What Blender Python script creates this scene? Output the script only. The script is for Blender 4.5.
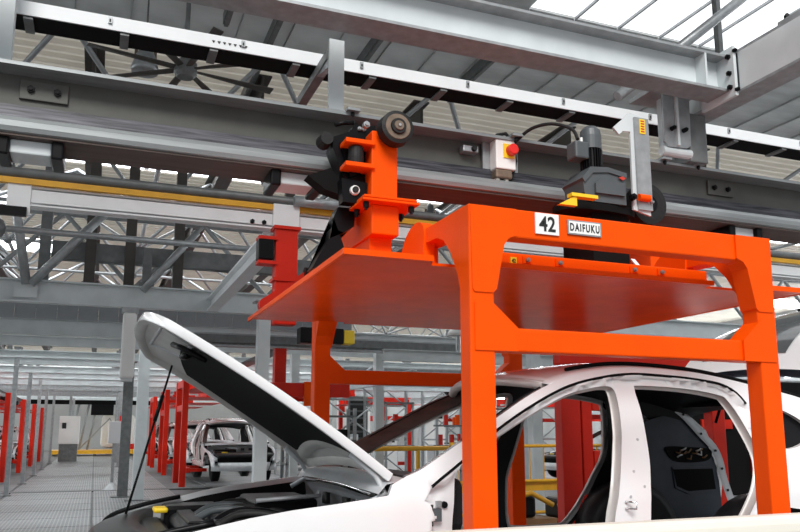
import bpy, bmesh, math, random
from mathutils import Vector, Matrix, geometry
random.seed(7)
R = math.radians
scn = bpy.context.scene
col = scn.collection
for o in list(bpy.data.objects): bpy.data.objects.remove(o)

# ------------------------------------------------------------------ camera, world, light, exposure
cd = bpy.data.cameras.new('camera'); cam = bpy.data.objects.new('camera', cd); col.objects.link(cam)
cd.sensor_fit = 'HORIZONTAL'; cd.sensor_width = 36; cd.lens = 771.8/800*36
cd.shift_y = (301.15-266)/800
cam.location = (0, 0, 1.6); cam.rotation_euler = (R(90+9.515), 0, R(-21.315))
cd.clip_end = 300
scn.camera = cam
w = bpy.data.worlds.new('overcast_sky'); scn.world = w; w.use_nodes = True
w.node_tree.nodes['Background'].inputs[0].default_value = (0.93, 0.96, 1, 1)
w.node_tree.nodes['Background'].inputs[1].default_value = 0.55
scn.view_settings.view_transform = 'Standard'; scn.view_settings.look = 'None'
scn.view_settings.gamma = 1; scn.view_settings.use_curve_mapping = False
scn.view_settings.exposure = 0.15
SKY_EMIT = 6.0
# very soft key daylight; roof left off behind the camera to let it in
sd = bpy.data.lights.new('key_daylight', 'SUN'); sd.energy = 3.0; sd.angle = R(30); sd.color = (1, .985, .96)
so = bpy.data.objects.new('key_daylight', sd); col.objects.link(so); so.rotation_euler = Vector((.35, 1, -.95)).to_track_quat('-Z', 'Y').to_euler()

# ------------------------------------------------------------------ materials
M = {}
def mat(name, c, rough=.5, metal=0., var=.0, scale=8., bump=0., bscale=40., coat=0., stretch=None, c2=None, spec=.5):
    m = bpy.data.materials.new(name); m.use_nodes = True; nt = m.node_tree; b = nt.nodes['Principled BSDF']
    b.inputs['Base Color'].default_value = (*c, 1); b.inputs['Roughness'].default_value = rough
    b.inputs['Metallic'].default_value = metal; b.inputs['Specular IOR Level'].default_value = spec
    if coat: b.inputs['Coat Weight'].default_value = coat; b.inputs['Coat Roughness'].default_value = .06
    tc = nt.nodes.new('ShaderNodeTexCoord'); mp = nt.nodes.new('ShaderNodeMapping')
    nt.links.new(tc.outputs['Object'], mp.inputs[0])
    if stretch: mp.inputs['Scale'].default_value = stretch
    if var or c2:
        n = nt.nodes.new('ShaderNodeTexNoise'); n.inputs['Scale'].default_value = scale; n.inputs['Detail'].default_value = 6
        nt.links.new(mp.outputs[0], n.inputs['Vector'])
        r = nt.nodes.new('ShaderNodeValToRGB'); r.color_ramp.elements[0].position = .35; r.color_ramp.elements[1].position = .68
        a = c2 if c2 else tuple(x*(1-var) for x in c)
        r.color_ramp.elements[0].color = (*a, 1); r.color_ramp.elements[1].color = (*c, 1)
        nt.links.new(n.outputs['Fac'], r.inputs[0]); nt.links.new(r.outputs[0], b.inputs['Base Color'])
    if bump:
        n2 = nt.nodes.new('ShaderNodeTexNoise'); n2.inputs['Scale'].default_value = bscale; n2.inputs['Detail'].default_value = 3
        nt.links.new(mp.outputs[0], n2.inputs['Vector'])
        bp = nt.nodes.new('ShaderNodeBump'); bp.inputs['Strength'].default_value = bump; bp.inputs['Distance'].default_value = .01
        nt.links.new(n2.outputs['Fac'], bp.inputs['Height']); nt.links.new(bp.outputs[0], b.inputs['Normal'])
    M[name] = m; return m
def emit(name, c, s):
    m = bpy.data.materials.new(name); m.use_nodes = True; b = m.node_tree.nodes['Principled BSDF']
    b.inputs['Base Color'].default_value = (.8, .8, .8, 1); b.inputs['Emission Color'].default_value = (*c, 1); b.inputs['Emission Strength'].default_value = s
    M[name] = m; return m
mat('orange', (.95, .088, .001), .42, var=.10, scale=3, spec=.10)
mat('pan_orange', (.97, .075, .001), .24, var=.12, scale=5, bump=.12, bscale=6, spec=.14)
mat('red', (.66, .018, .004), .45, var=.15, scale=3, spec=.25)  # orange carrier paint as it looks in deep shade, put into the colour
mat('white_paint', (.86, .87, .88), .22, coat=.8)
mat('primer', (.62, .61, .59), .35, var=.15, scale=6, metal=.15)
mat('inner_metal', (.62, .64, .66), .35, var=.2, scale=6, metal=.25)
mat('galv', (.42, .44, .45), .42, .55, var=.22, scale=14)
mat('galv_dark', (.20, .21, .21), .5, .4, var=.3, scale=8)
mat('steel_paint', (.66, .71, .72), .45, var=.12, scale=4)
mat('steel_white', (.86, .88, .89), .45, var=.06, scale=4)
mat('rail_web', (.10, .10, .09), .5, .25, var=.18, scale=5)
mat('rail_flange', (.36, .385, .39), .34, .45, var=.2, scale=6, stretch=(.3, 6, 6))
mat('rail_worn', (.085, .085, .10), .45, .3, scale=12, stretch=(.3, 7, 7), c2=(.008, .008, .012))
mat('dull_brown', (.11, .08, .068), .6, .2, var=.35, scale=6, stretch=(.3, 4, 4))  # mottled brown for the track soffit and the far A-pillar
mat('dark_girder', (.075, .068, .06), .7, var=.2)
mat('black', (.005, .005, .006), .32, var=.2, spec=.16)
mat('matte_black', (.006, .006, .006), .8, spec=.12)
mat('trim_black', (.010, .0105, .012), .5, bump=.15, bscale=160, spec=.25)
mat('trim_blue', (.05, .062, .082), .45, var=.2, spec=.3)
mat('rubber', (.014, .014, .014), .6, bump=.3, spec=.3)
mat('motor_grey', (.085, .098, .105), .42, var=.15, scale=10)
mat('hub_brown', (.23, .17, .125), .6, .3, var=.4, scale=20)
mat('yellow', (.82, .42, .015), .45, var=.15)
mat('label_yellow', (.9, .62, .02), .5)
mat('cream', (.80, .77, .68), .35, var=.05)
mat('label_white', (.86, .86, .84), .5)
mat('ink', (.01, .01, .01), .6)
mat('ink_red', (.55, .04, .02), .6)
mat('switch_red', (.8, .02, .015), .3)
mat('chrome', (.7, .7, .7), .18, 1.)
mat('glass_grey', (.10, .11, .115), .08, spec=.6)
mat('brown', (.30, .17, .07), .6, var=.4, scale=5)
mat('roof_grey', (.62, .64, .64), .5, .1, var=.22, scale=1.3)
mat('roof_beige', (.72, .68, .60), .6, var=.12, scale=1.5)
mat('fascia', (.36, .38, .40), .45, .3, var=.25, scale=2)
mat('wall_grey', (.50, .52, .53), .7, var=.12, scale=.6)
mat('concrete', (.18, .185, .19), .6, var=.2, scale=1.2)
mat('box_grey', (.55, .57, .58), .5)
for nm in ('roof_grey', 'roof_beige'):  # translucency added so daylight from above brightens the roof underside
    nt = M[nm].node_tree; b = nt.nodes['Principled BSDF']; tr_ = nt.nodes.new('ShaderNodeBsdfTranslucent'); mx_ = nt.nodes.new('ShaderNodeMixShader'); mx_.inputs[0].default_value = .35
    nt.links.new(b.inputs['Base Color'].links[0].from_socket, tr_.inputs[0]); nt.links.new(b.outputs[0], mx_.inputs[1]); nt.links.new(tr_.outputs[0], mx_.inputs[2]); nt.links.new(mx_.outputs[0], nt.nodes['Material Output'].inputs[0])
emit('skylight', (.93, .97, 1), SKY_EMIT)
emit('skylight_soft', (.94, .97, 1), 1.15)
emit('lamp_glow', (1, .97, .9), 6)
def grating():
    m = mat('grating', (.30, .31, .315), .45, .35); nt = m.node_tree; b = nt.nodes['Principled BSDF']
    tc = nt.nodes.new('ShaderNodeTexCoord'); 
    br = nt.nodes.new('ShaderNodeTexBrick'); br.offset = 0; br.inputs['Scale'].default_value = 8.0
    br.inputs['Brick Width'].default_value = .5; br.inputs['Row Height'].default_value = .5; br.inputs['Mortar Size'].default_value = .09
    br.inputs['Color1'].default_value = (.10, .105, .11, 1); br.inputs['Color2'].default_value = (.14, .145, .15, 1); br.inputs['Mortar'].default_value = (.30, .31, .315, 1)
    nt.links.new(tc.outputs['Object'], br.inputs['Vector']); nt.links.new(br.outputs['Color'], b.inputs['Base Color'])
grating()

# ------------------------------------------------------------------ helpers
OFF = {}
def tag(o, label, cat, group=None):
    o['label'] = label; o['category'] = cat
    if group: o['group'] = group
    return o
def struct(o): o['kind'] = 'structure'; return o
def thing(name, loc, label, cat, group=None):
    o = bpy.data.objects.new(name, None); col.objects.link(o); o.location = loc; o.empty_display_size = .2
    OFF[o] = Vector(loc); return tag(o, label, cat, group)
def link(name, me, parent=None, base=None):
    o = bpy.data.objects.new(name, me); col.objects.link(o)
    if parent is not None: o.parent = parent; OFF[o] = OFF[parent]
    else: OFF[o] = Vector((0, 0, 0))
    return o
class MB:
    def __init__(s): s.v = []; s.f = []; s.sm = []
    def poly(s, vs, fs, smooth=False):
        n = len(s.v); s.v += [Vector(p) for p in vs]; s.f += [tuple(i+n for i in f) for f in fs]; s.sm += [smooth]*len(fs); return s
    def box(s, x0, x1, y0, y1, z0, z1):
        return s.poly([(x0,y0,z0),(x1,y0,z0),(x1,y1,z0),(x0,y1,z0),(x0,y0,z1),(x1,y0,z1),(x1,y1,z1),(x0,y1,z1)],
                      [(0,3,2,1),(4,5,6,7),(0,1,5,4),(1,2,6,5),(2,3,7,6),(3,0,4,7)])
    def cbox(s, x0, x1, y0, y1, z0, z1, c=.006):
        # box with chamfered long edges (bevelled profile on every edge)
        bm = bmesh.new(); bmesh.ops.create_cube(bm, size=1)
        for v in bm.verts: v.co = Vector(((x0+x1)/2+v.co.x*(x1-x0), (y0+y1)/2+v.co.y*(y1-y0), (z0+z1)/2+v.co.z*(z1-z0)))
        bmesh.ops.bevel(bm, geom=bm.edges[:], offset=min(c, .45*min(x1-x0, y1-y0, z1-z0)), segments=2, affect='EDGES', profile=.5)
        bm.verts.index_update(); s.poly([v.co.copy() for v in bm.verts], [tuple(v.index for v in f.verts) for f in bm.faces]); bm.free(); return s
    def prism(s, pts, axis, a, b):
        # pts 2-D polygon; axis 'y': (x,z) extruded in y; 'x': (y,z); 'z': (x,y)
        def P(p, t): return {'y': (p[0], t, p[1]), 'x': (t, p[0], p[1]), 'z': (p[0], p[1], t)}[axis]
        n = len(pts); vs = [P(p, a) for p in pts]+[P(p, b) for p in pts]
        fs = [tuple(range(n)), tuple(range(2*n-1, n-1, -1))]+[(i, i+n, (i+1) % n+n, (i+1) % n) for i in range(n)]
        return s.poly(vs, fs)
    def tube(s, pts, r, n=8, caps=True, smooth=True):
        pts = [Vector(p) for p in pts]; rings = []
        rr = r if isinstance(r, (list, tuple)) else [r]*len(pts)
        d0 = (pts[1]-pts[0]).normalized(); up = Vector((0, 0, 1)) if abs(d0.z) < .9 else Vector((1, 0, 0))
        a = d0.cross(up).normalized()
        vs = []
        for i, p in enumerate(pts):
            d = (pts[min(i+1, len(pts)-1)]-pts[max(i-1, 0)]).normalized()
            a = (a-d*a.dot(d)).normalized(); b = d.cross(a)
            for k in range(n):
                t = 2*math.pi*(k+.5)/n; vs.append(p+(a*math.cos(t)+b*math.sin(t))*rr[i])
        fs = []
        for i in range(len(pts)-1):
            for k in range(n): fs.append((i*n+k, i*n+(k+1) % n, (i+1)*n+(k+1) % n, (i+1)*n+k))
        s.poly(vs, fs, smooth)
        if caps:
            m = len(s.v)-len(vs); s.f.append(tuple(m+k for k in range(n-1, -1, -1))); s.f.append(tuple(m+(len(pts)-1)*n+k for k in range(n))); s.sm += [False, False]
        return s
    def lathe(s, c, axis, prof, n=24, smooth=False):
        # prof: list of (t along axis, radius)
        c = Vector(c); ax = {'x': Vector((1,0,0)), 'y': Vector((0,1,0)), 'z': Vector((0,0,1))}[axis]
        a = Vector((0,0,1)) if axis != 'z' else Vector((1,0,0)); b = ax.cross(a); vs = []
        for t, r in prof:
            for k in range(n): q = 2*math.pi*k/n; vs.append(c+ax*t+(a*math.cos(q)+b*math.sin(q))*r)
        fs = [(i*n+k, i*n+(k+1) % n, (i+1)*n+(k+1) % n, (i+1)*n+k) for i in range(len(prof)-1) for k in range(n)]
        s.poly(vs, fs, smooth); m = len(s.v)-len(vs)
        s.f.append(tuple(m+k for k in range(n-1, -1, -1))); s.f.append(tuple(m+(len(prof)-1)*n+k for k in range(n))); s.sm += [False, False]; return s
    def strip(s, A, B, smooth=True):
        n = len(A); return s.poly(list(A)+list(B), [(i, i+1, n+i+1, n+i) for i in range(n-1)], smooth)
    def grid(s, rows, smooth=True):
        n = len(rows[0]); m = len(rows); return s.poly([p for r in rows for p in r], [(j*n+i, j*n+i+1, (j+1)*n+i+1, (j+1)*n+i) for j in range(m-1) for i in range(n-1)], smooth)
    def ibeam_x(s, x0, x1, yc, z0, z1, w, t=.018, tw=.014):
        s.box(x0, x1, yc-w/2, yc+w/2, z0, z0+t); s.box(x0, x1, yc-w/2, yc+w/2, z1-t, z1); return s.box(x0, x1, yc-tw/2, yc+tw/2, z0+t, z1-t)
    def ibeam_y(s, y0, y1, xc, z0, z1, w, t=.018, tw=.014):
        s.box(xc-w/2, xc+w/2, y0, y1, z0, z0+t); s.box(xc-w/2, xc+w/2, y0, y1, z1-t, z1); return s.box(xc-tw/2, xc+tw/2, y0, y1, z0+t, z1-t)
    def mesh(s, name, m, off=Vector((0,0,0)), fix=True):
        me = bpy.data.meshes.new(name); me.from_pydata([tuple(v-off) for v in s.v], [], s.f)
        me.polygons.foreach_set('use_smooth', s.sm); me.materials.append(M[m]); me.update()
        if fix:
            bm = bmesh.new(); bm.from_mesh(me); bmesh.ops.recalc_face_normals(bm, faces=bm.faces); bm.to_mesh(me); bm.free()
        return me
    def build(s, name, m, parent=None, fix=True):
        if parent is not None: return link(name, s.mesh(name, m, OFF[parent], fix), parent)
        # top-level: origin at base centre
        lo = Vector([min(v[i] for v in s.v) for i in range(3)]); hi = Vector([max(v[i] for v in s.v) for i in range(3)])
        c = Vector(((lo.x+hi.x)/2, (lo.y+hi.y)/2, lo.z)); o = link(name, s.mesh(name, m, c, fix)); o.location = c; OFF[o] = c; return o
def box(name, m, parent, *b, c=0):
    mb = MB(); (mb.cbox(*b, c) if c else mb.box(*b)); return mb.build(name, m, parent)
def solid(o, t, off=0):
    md = o.modifiers.new('thickness', 'SOLIDIFY'); md.thickness = t; md.offset = off; return o
def piece(name, me, parent, loc, rot=None, scale=None):
    o = link(name, me, parent); o.location = Vector(loc)-OFF[parent] if parent is not None else loc
    if rot: o.rotation_euler = rot
    if scale: o.scale = scale
    return o
def bolt_mesh(m):
    return MB().lathe((0,0,0), 'y', [(-.5, 1), (.5, 1)], 6).lathe((0,0,0), 'y', [(-.9, .55), (-.5, .55)], 8).mesh('bolt', m)
BOLT = bolt_mesh('black'); BOLTG = bolt_mesh('galv')
def bolt(parent, p, r=.012, h=.014, d='-y', me=None):
    rot = {'-y': (0,0,0), '-x': (0,0,R(-90)), '-z': (R(90),0,0), '+z': (R(-90),0,0)}[d]
    return piece('bolt', me or BOLT, parent, p, rot, (r, h, r))
def text(name, body, m, parent, p, h, wid=None, bold=0., tilt=0):
    c = bpy.data.curves.new(name, 'FONT'); c.body = body; c.size = 1; c.offset = bold; c.extrude = .002; c.align_x = 'CENTER'; c.align_y = 'CENTER'; c.resolution_u = 3; c.space_character = 1.0+(.28 if len(body) > 3 else .0)
    t = bpy.data.objects.new('tmp', c); col.objects.link(t); bpy.context.view_layer.update()
    me = bpy.data.meshes.new_from_object(t.evaluated_get(bpy.context.evaluated_depsgraph_get())); bpy.data.objects.remove(t)
    xs = [v.co.x for v in me.vertices]; ys = [v.co.y for v in me.vertices]
    cx, cy = (min(xs)+max(xs))/2, (min(ys)+max(ys))/2; sy = h/(max(ys)-min(ys)); sx = (wid/(max(xs)-min(xs))) if wid else sy
    for v in me.vertices: v.co = Vector(((v.co.x-cx)*sx, (v.co.y-cy)*sy, v.co.z))
    me.materials.clear(); me.materials.append(M[m])
    return piece(name, me, parent, p, (R(90), R(tilt), 0))
def kids(o): return [c for c in bpy.data.objects if c.parent == o]
def copy_tree(o, parent=None, skip=()):
    c = o.copy(); col.objects.link(c); c.parent = parent
    for ch in kids(o):
        if ch.name.split('.')[0] not in skip: copy_tree(ch, c, skip)
    return c
def smooth_poly(pts, n=6, closed=False):
    # Catmull-Rom through 2-D points
    out = []; m = len(pts)
    g = (lambda i: pts[i % m]) if closed else (lambda i: pts[max(0, min(m-1, i))])
    for i in range(m if closed else m-1):
        p0, p1, p2, p3 = g(i-1), g(i), g(i+1), g(i+2)
        for k in range(n):
            t = k/n
            out.append(tuple(.5*(2*b+(c-a)*t+(2*a-5*b+4*c-d)*t*t+(-a+3*b-3*c+d)*t**3) for a, b, c, d in zip(p0, p1, p2, p3)))
    if not closed: out.append(tuple(pts[-1]))
    return out

# ------------------------------------------------------------------ setting: floor, roof, walls
fl = struct(box('floor', 'concrete', None, -30, 40, -4, 75, -.12, -.03))
gm = MB().box(-.97, .97, -.72, .72, -.03, 0).mesh('grating_panel', 'grating')
for j in range(44):
    for i in range(2):
        piece('grating_panel', gm, fl, (-.95+i*1.98, 6.5+j*1.47, 0))
box('drain_strip', 'galv_dark', fl, -3, 3.2, 22.75, 23.1, -.03, .012)
gm2 = MB().box(-1.6, 1.6, -1.48, 1.48, -.03, 0).mesh('floor_plate', 'concrete')
for j in range(14):
    for i in range(3):
        piece('floor_plate', gm2, fl, (4.7+i*3.25, 3+j*3.0, 0)); 
    piece('floor_plate', gm2, fl, (-3.6, 10+j*3.0, 0))

roof = struct(box('ceiling', 'dark_girder', None, -25, 32, 1.9, 2.05, 7.58, 7.9))
pm = MB().box(-.375, .375, 0, 13.6, 7.5, 7.53).prism([(-.375, 7.5), (-.355, 7.5), (-.36, 7.47), (-.37, 7.47)], 'y', 0, 13.6).mesh('roof_panel', 'roof_grey')
k = 0
for i in range(62):
    x = -25+i*.75
    if x < 5.4: piece('roof_panel', pm, roof, (x, 2.0, 0), scale=(1, 10/13.6, 1))
    else:
        a = piece('roof_panel', pm, roof, (x, 8.75, 0), scale=(1, 3.25/13.6, 1)); 
sm = MB().box(-.375, .375, 0, 6.7, 7.5, 7.53).mesh('skylight_panel', 'skylight_soft')
sr = MB().box(-.014, .014, 0, 6.7, 7.46, 7.5).mesh('skylight_rib', 'galv')
for i in range(21):
    x = 5.75+i*.75
    piece('skylight_panel', sm, roof, (x, 2.0, 0)); piece('skylight_rib', sr, roof, (x+.375, 2.0, 0))
# corrugated beige deck beyond
def corr(y0, y1, x0, x1, z):
    mb = MB(); A = []; y = y0; p = .25
    while y < y1-1e-6:
        for dy, dz in ((0, 0), (.09, 0), (.125, .06), (.215, .06)): A.append((y+dy, z+dz))
        y += p
    return mb.strip([(x0, a, b) for a, b in A], [(x1, a, b) for a, b in A], False)
strips = [(12.0, 16.4), (18.0, 21.0), (22.6, 26.0), (28.0, 34), (36, 46), (48, 71)]
for a, b in strips: corr(a, b, -25, 32, 7.5).build('roof_deck', 'roof_beige', roof, fix=False)
for (a, b), (c_, d) in zip(strips[:-1], strips[1:]):
    for i in range(9):
        box('skylight_panel', 'skylight', roof, -24+i*6.2, -24+i*6.2+6.1, b+.05, c_-.05, 7.5, 7.53)
wb = struct(box('wall_back', 'wall_grey', None, -25, 32, 71, 71.3, -.03, 7.5))
for i in range(14): box('glow_window_pane', 'skylight', wb, -24+i*4, -24+i*4+3.7, 70.94, 71.0, 5.2, 6.9)
wl = struct(box('wall_left', 'wall_grey', None, -25.3, -25, 6, 71.3, -.03, 7.5))
wr = struct(box('wall_right', 'wall_grey', None, 32, 32.3, 6, 71.3, -.03, 7.5))
# long glowing bands added to the side walls to light the roof
for W_, x0, x1 in ((wl, -25, -24.95), (wr, 31.95, 32)):
    for i in range(10): box('glow_window_pane', 'skylight', W_, x0, x1, 8+i*6.2, 13.9+i*6.2, 4.2, 6.6)

# roof girders and space frame
for i, x in enumerate((-6.2, -3.3, -.35, 2.25, 5.1, 8.2, 11.5)):
    o = MB().ibeam_y(12.0, 60, x, 6.85, 7.42, .3, .03, .05).build('roof_girder', 'dark_girder')
    tag(o, 'dark steel roof girder under the corrugated roof', 'girder', 'dark roof girders')
for i, (x, y0, y1) in enumerate(((2.05, 8.5, 13.5), (3.55, 9.3, 11.6), (1.35, 8.9, 10.4), (5.4, 9.6, 11.6))):
    o = MB().box(x, x+.09, y0, y1, 7.3, 7.47).box(x+.015, x+.075, y0, y1, 7.27, 7.3).build('strut_channel', 'galv_dark')
    tag(o, 'slotted dark channel fixed below the grey roof panels', 'channel', 'channels below the roof panels')
sf = thing('roof_space_frame', (0, 20, 5.6), 'tubular space frame of ball nodes and pipes under the roof', 'space frame')
cyl = MB().tube([(0,0,-.5), (0,0,.5)], 1, 8).mesh('bar', 'galv')
nodem = MB().lathe((0,0,0), 'z', [(-.11, .02), (-.095, .06), (-.05, .1), (0, .113), (.05, .1), (.095, .06), (.11, .02)], 12, True).mesh('node', 'galv_dark')
bars = []
BX = [.75+2.9*i for i in range(-4, 6)]; BY = [12.7+3.45*j for j in range(8)]
for i, x in enumerate(BX):
    for j, y in enumerate(BY):
        piece('node', nodem, sf, (x, y, 6.0))
        if i+1 < len(BX): bars.append(((x, y, 6), (BX[i+1], y, 6), .045))
        if j+1 < len(BY): bars.append(((x, y, 6), (x, BY[j+1], 6), .045))
        for sx in (-1, 1):
            for sy in (-1, 1): bars.append(((x, y, 6), (x+sx*1.45, y+sy*1.72, 7.3), .042))
bars.sort(key=lambda b: (Vector(b[0])+Vector(b[1])).length)
stuff = MB()
for n, (a, b, r) in enumerate(bars):
    a, b = Vector(a), Vector(b)
    if n < 290:
        q = (b-a).to_track_quat('Z', 'Y').to_euler(); piece('bar', cyl, sf, (a+b)/2, q, (r, r, (b-a).length))
    else: stuff.tube([a, b], r, 6)
o = stuff.build('distant_bars', 'galv', sf); o['kind'] = 'stuff'

hg = tag(MB().box(-.64, -.54, 4.36, 4.44, 3.5, 7.4).box(-.68, -.50, 4.3, 4.5, 3.488, 3.5).build('hanger_post', 'steel_paint'), 'pale upright post rising from the scuffed track to the roof', 'post')
fan = thing('ceiling_fan', (.78, 9.3, 5.85), 'dark eight-bladed ceiling fan above the scuffed track', 'fan')
MB().lathe((.78, 9.3, 5.9), 'z', [(0, .10), (.05, .14), (.18, .14), (.24, .08)], 16).build('hub', 'galv_dark', fan)
bl = MB().poly([(.1, -.035, -.01), (1.15, -.06, .015), (1.15, .06, -.01), (.1, .04, .01), (.1, -.035, .005), (1.15, -.06, .03), (1.15, .06, .005), (.1, .04, .025)], [(0,1,2,3),(4,7,6,5),(0,4,5,1),(1,5,6,2),(2,6,7,3),(3,7,4,0)]).mesh('blade', 'dark_girder')
for i in range(8): piece('blade', bl, fan, (.78, 9.3, 6.0), (0, 0, R(45*i+12)))
MB().tube([(.78, 9.3, 6.1), (.78, 9.3, 7.5)], .03, 8).build('drop_rod', 'galv_dark', fan)
# high-bay lamps
def lamp(x, y, z, label):
    t = thing('high_bay_lamp', (x, y, z), label, 'lamp', 'high bay lamps under the roof')
    MB().lathe((x, y, z), 'z', [(0, .17), (.05, .18), (.22, .13), (.30, .09)], 20, True).build('shade', 'galv', t)
    MB().lathe((x, y, z+.3), 'z', [(0, .085), (.28, .085), (.32, .05)], 16).build('housing', 'motor_grey', t)
    for s in (-1, 1): box('bracket', 'hub_brown', t, x+s*.12-.02, x+s*.12+.02, y-.02, y+.02, z+.12, z+.5)
    MB().tube([(x, y, z+.6), (x, y, 7.4)], .012, 6).build('hanging_rod', 'galv_dark', t)
for x, y, z in ((.33, 10.1, 6.25), (-6, 16, 6.2), (7, 16, 6.2), (12, 22, 6.2)): lamp(x, y, z, 'grey high bay lamp hanging from the roof on a rod')

# ------------------------------------------------------------------ monorail that carries the orange carrier
rail = thing('monorail_track', (2.5, 4.37, 3.1), 'worn grey monorail track carrying the orange carrier, dark scuffed running strip', 'rail')
X0, X1 = -5.0, 11.0
MB().box(X0, X1, 4.2, 4.54, 3.468, 3.488).build('top_flange', 'rail_flange', rail)
MB().box(X0, X1, 4.335, 4.405, 3.19, 3.468).build('web', 'rail_web', rail)
MB().prism([(4.335, 3.30), (4.29, 3.285), (4.275, 3.20), (4.335, 3.19)], 'x', X0, X1).build('running_strip', 'rail_worn', rail)
fp = [(4.25, 3.205), (4.215, 3.19), (4.2, 3.165), (4.2, 3.135), (4.21, 3.112), (4.23, 3.105), (4.51, 3.105), (4.53, 3.112), (4.54, 3.135), (4.54, 3.165), (4.525, 3.19), (4.49, 3.205)]
MB().prism(fp, 'x', X0, X1).build('bottom_flange', 'rail_flange', rail)
MB().box(X0, X1, 4.225, 4.515, 3.094, 3.105).build('soffit_strip', 'dull_brown', rail)
for x in (-.36, 4.27, 8.9):
    jp = box('joint_plate', 'rail_web', rail, x-.12, x+.12, 4.318, 4.335, 3.335, 3.445, c=.004)
    for dx in (-.065, .065): bolt(jp, (x+dx, 4.312, 3.39), .02, .02)
for x in (-.40, 1.02, 4.42, 7.5):
    cl = box('rail_clamp', 'steel_paint', rail, x-.10, x+.10, 4.28, 4.46, 3.02, 3.094, c=.008)
    for s in (-1, 1): box('clamp_jaw', 'black', cl, x+s*.13-.03, x+s*.13+.03, 4.25, 4.49, 3.0, 3.1, c=.01)
for x in (1.33, 1.62, 2.45, 3.65, 3.95): 
    lg = box('flange_lug', 'galv', rail, x-.04, x+.04, 4.16, 4.3, 3.488, 3.505)
    bolt(lg, (x, 4.19, 3.475), .012, .02, '-z')
for x, z in ((1.40, 3.40), (2.16, 3.40)):
    sn = box('position_sensor', 'galv', rail, x-.055, x+.055, 4.27, 4.335, z-.022, z+.022, c=.006)
    MB().lathe((x+.02, 4.262, z), 'y', [(-.012, .016), (.01, .02)], 12).build('sensor_eye', 'rubber', sn)

# flat support bracket standing on the track
br = thing('support_bracket', (1.25, 4.3, 3.488), 'pale upright flat bracket on the track with an arm under the white cable tray', 'bracket')
box('upright', 'steel_paint', br, 1.205, 1.30, 4.28, 4.30, 3.488, 3.985)
box('foot', 'galv', br, 1.18, 1.36, 4.22, 4.34, 3.488, 3.503)
box('arm', 'galv_dark', br, 1.19, 1.25, 4.30, 5.05, 3.855, 3.915)
MB().prism([(4.30, 3.80), (4.55, 3.855), (4.30, 3.855)], 'x', 1.2, 1.24).build('gusset', 'galv', br)

# white cable tray
tr = thing('cable_tray', (2.5, 4.7, 3.92), 'long white cable tray with a black underside and small clips above the track', 'cable tray')
MB().prism([(4.55, 3.93), (4.55, 4.015), (4.57, 4.02), (4.57, 4.01), (4.56, 4.0), (4.56, 3.93)], 'x', -5, 11).build('side_wall', 'steel_white', tr)
MB().box(-5, 11, 4.72, 4.74, 3.935, 4.0).build('side_wall', 'steel_white', tr)
MB().box(-5, 11, 4.56, 4.74, 3.925, 3.935).build('bottom', 'matte_black', tr)
MB().box(-5, 11, 4.56, 4.74, 4.0155, 4.018).build('cover', 'steel_white', tr)
for i in range(26):
    x = -2.6+i*.52
    box('cross_strap', 'galv_dark', tr, x, x+.05, 4.56, 4.74, 3.912, 3.925)
for i in range(16):
    x = -2.41+i*.78
    c_ = box('clip', 'galv', tr, x, x+.022, 4.538, 4.552, 3.965, 4.005); box('clip_slot', 'ink', c_, x+.006, x+.016, 4.536, 4.54, 3.972, 3.99)
for i in range(7): 
    x = .53+i*.033; MB().prism([(x, 3.975), (x+.02, 3.975), (x+.01, 3.96)], 'y', 4.546, 4.551).build('slot', 'ink', tr)

# big beams above
xb = thing('crane_beam', (1.5, 3.9, 3.88), 'broad pale steel I-beam bolted to the end of the crossing beam', 'beam')
MB().box(-4, 3.89, 3.80, 4.0, 3.88, 3.898).build('bottom_flange', 'galv', xb)
MB().box(-4, 3.89, 3.895, 3.915, 3.898, 4.13).build('web', 'steel_paint', xb)
MB().box(-4, 3.89, 3.80, 4.0, 4.13, 4.148).build('top_flange', 'galv', xb)
ep = box('end_plate', 'steel_paint', xb, 3.89, 3.915, 3.74, 4.06, 3.83, 4.19, c=.004)
for y in (3.79, 3.99):
    for z in (3.90, 4.0, 4.12): bolt(ep, (3.882, y-.01, z), .019, .02, '-x')
for z in (3.87, 4.15): bolt(ep, (3.90, 3.735, z), .016, .02)
st = box('stiffener', 'steel_paint', xb, 3.70, 3.715, 3.80, 3.9, 3.898, 4.13)
yb = thing('crossing_beam', (4.01, 2.5, 3.857), 'grey steel I-beam crossing overhead with an end plate and black bolts', 'beam')
MB().box(3.93, 4.11, -.5, 4.5, 3.857, 3.877).build('bottom_flange', 'galv', yb)
MB().box(3.98, 4.0, -.5, 4.5, 3.877, 4.145).build('web', 'steel_paint', yb)
MB().box(3.93, 4.11, -.5, 4.5, 4.145, 4.165).build('top_flange', 'galv', yb)
MB().box(3.93, 3.98, -.5, 3.74, 3.877, 4.145).build('web_cladding', 'steel_paint', yb)
sp = box('splice_plate', 'galv', yb, 3.93, 4.16, 3.05, 3.40, 4.165, 4.185)
for x, y in ((3.96, 3.1), (4.12, 3.1), (3.96, 3.35), (4.12, 3.35)): bolt(sp, (x, y, 4.2), .02, .03, '+z')
tb = tag(MB().ibeam_x(3.95, 9, 3.22, 4.19, 4.5, .2, .02, .02).build('purlin_beam', 'steel_paint'), 'short steel beam resting on top of the crossing beam', 'beam')
rp = tag(MB().tube([(3.9, 5.0, 4.35), (5.35, 5.0, 5.55), (7.6, 5.0, 7.44)], .045, 10).build('brace_pipe', 'galv'), 'slanting round brace pipe below the bright skylight', 'pipe')
for x in (5.45, 6.9):
    tag(MB().box(x, x+.05, 5.4, 5.46, 5.2, 7.44).box(x-.03, x+.08, 5.38, 5.48, 5.15, 5.2).build('drop_rod', 'galv_dark'), 'thin dark drop channel hanging from the bright skylight', 'channel', 'drop channels at the skylight')
hb = thing('rail_hanger', (3.7, 4.3, 3.49), 'bolted grey hanger plate joining the track to the crossing beam', 'bracket')
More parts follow.
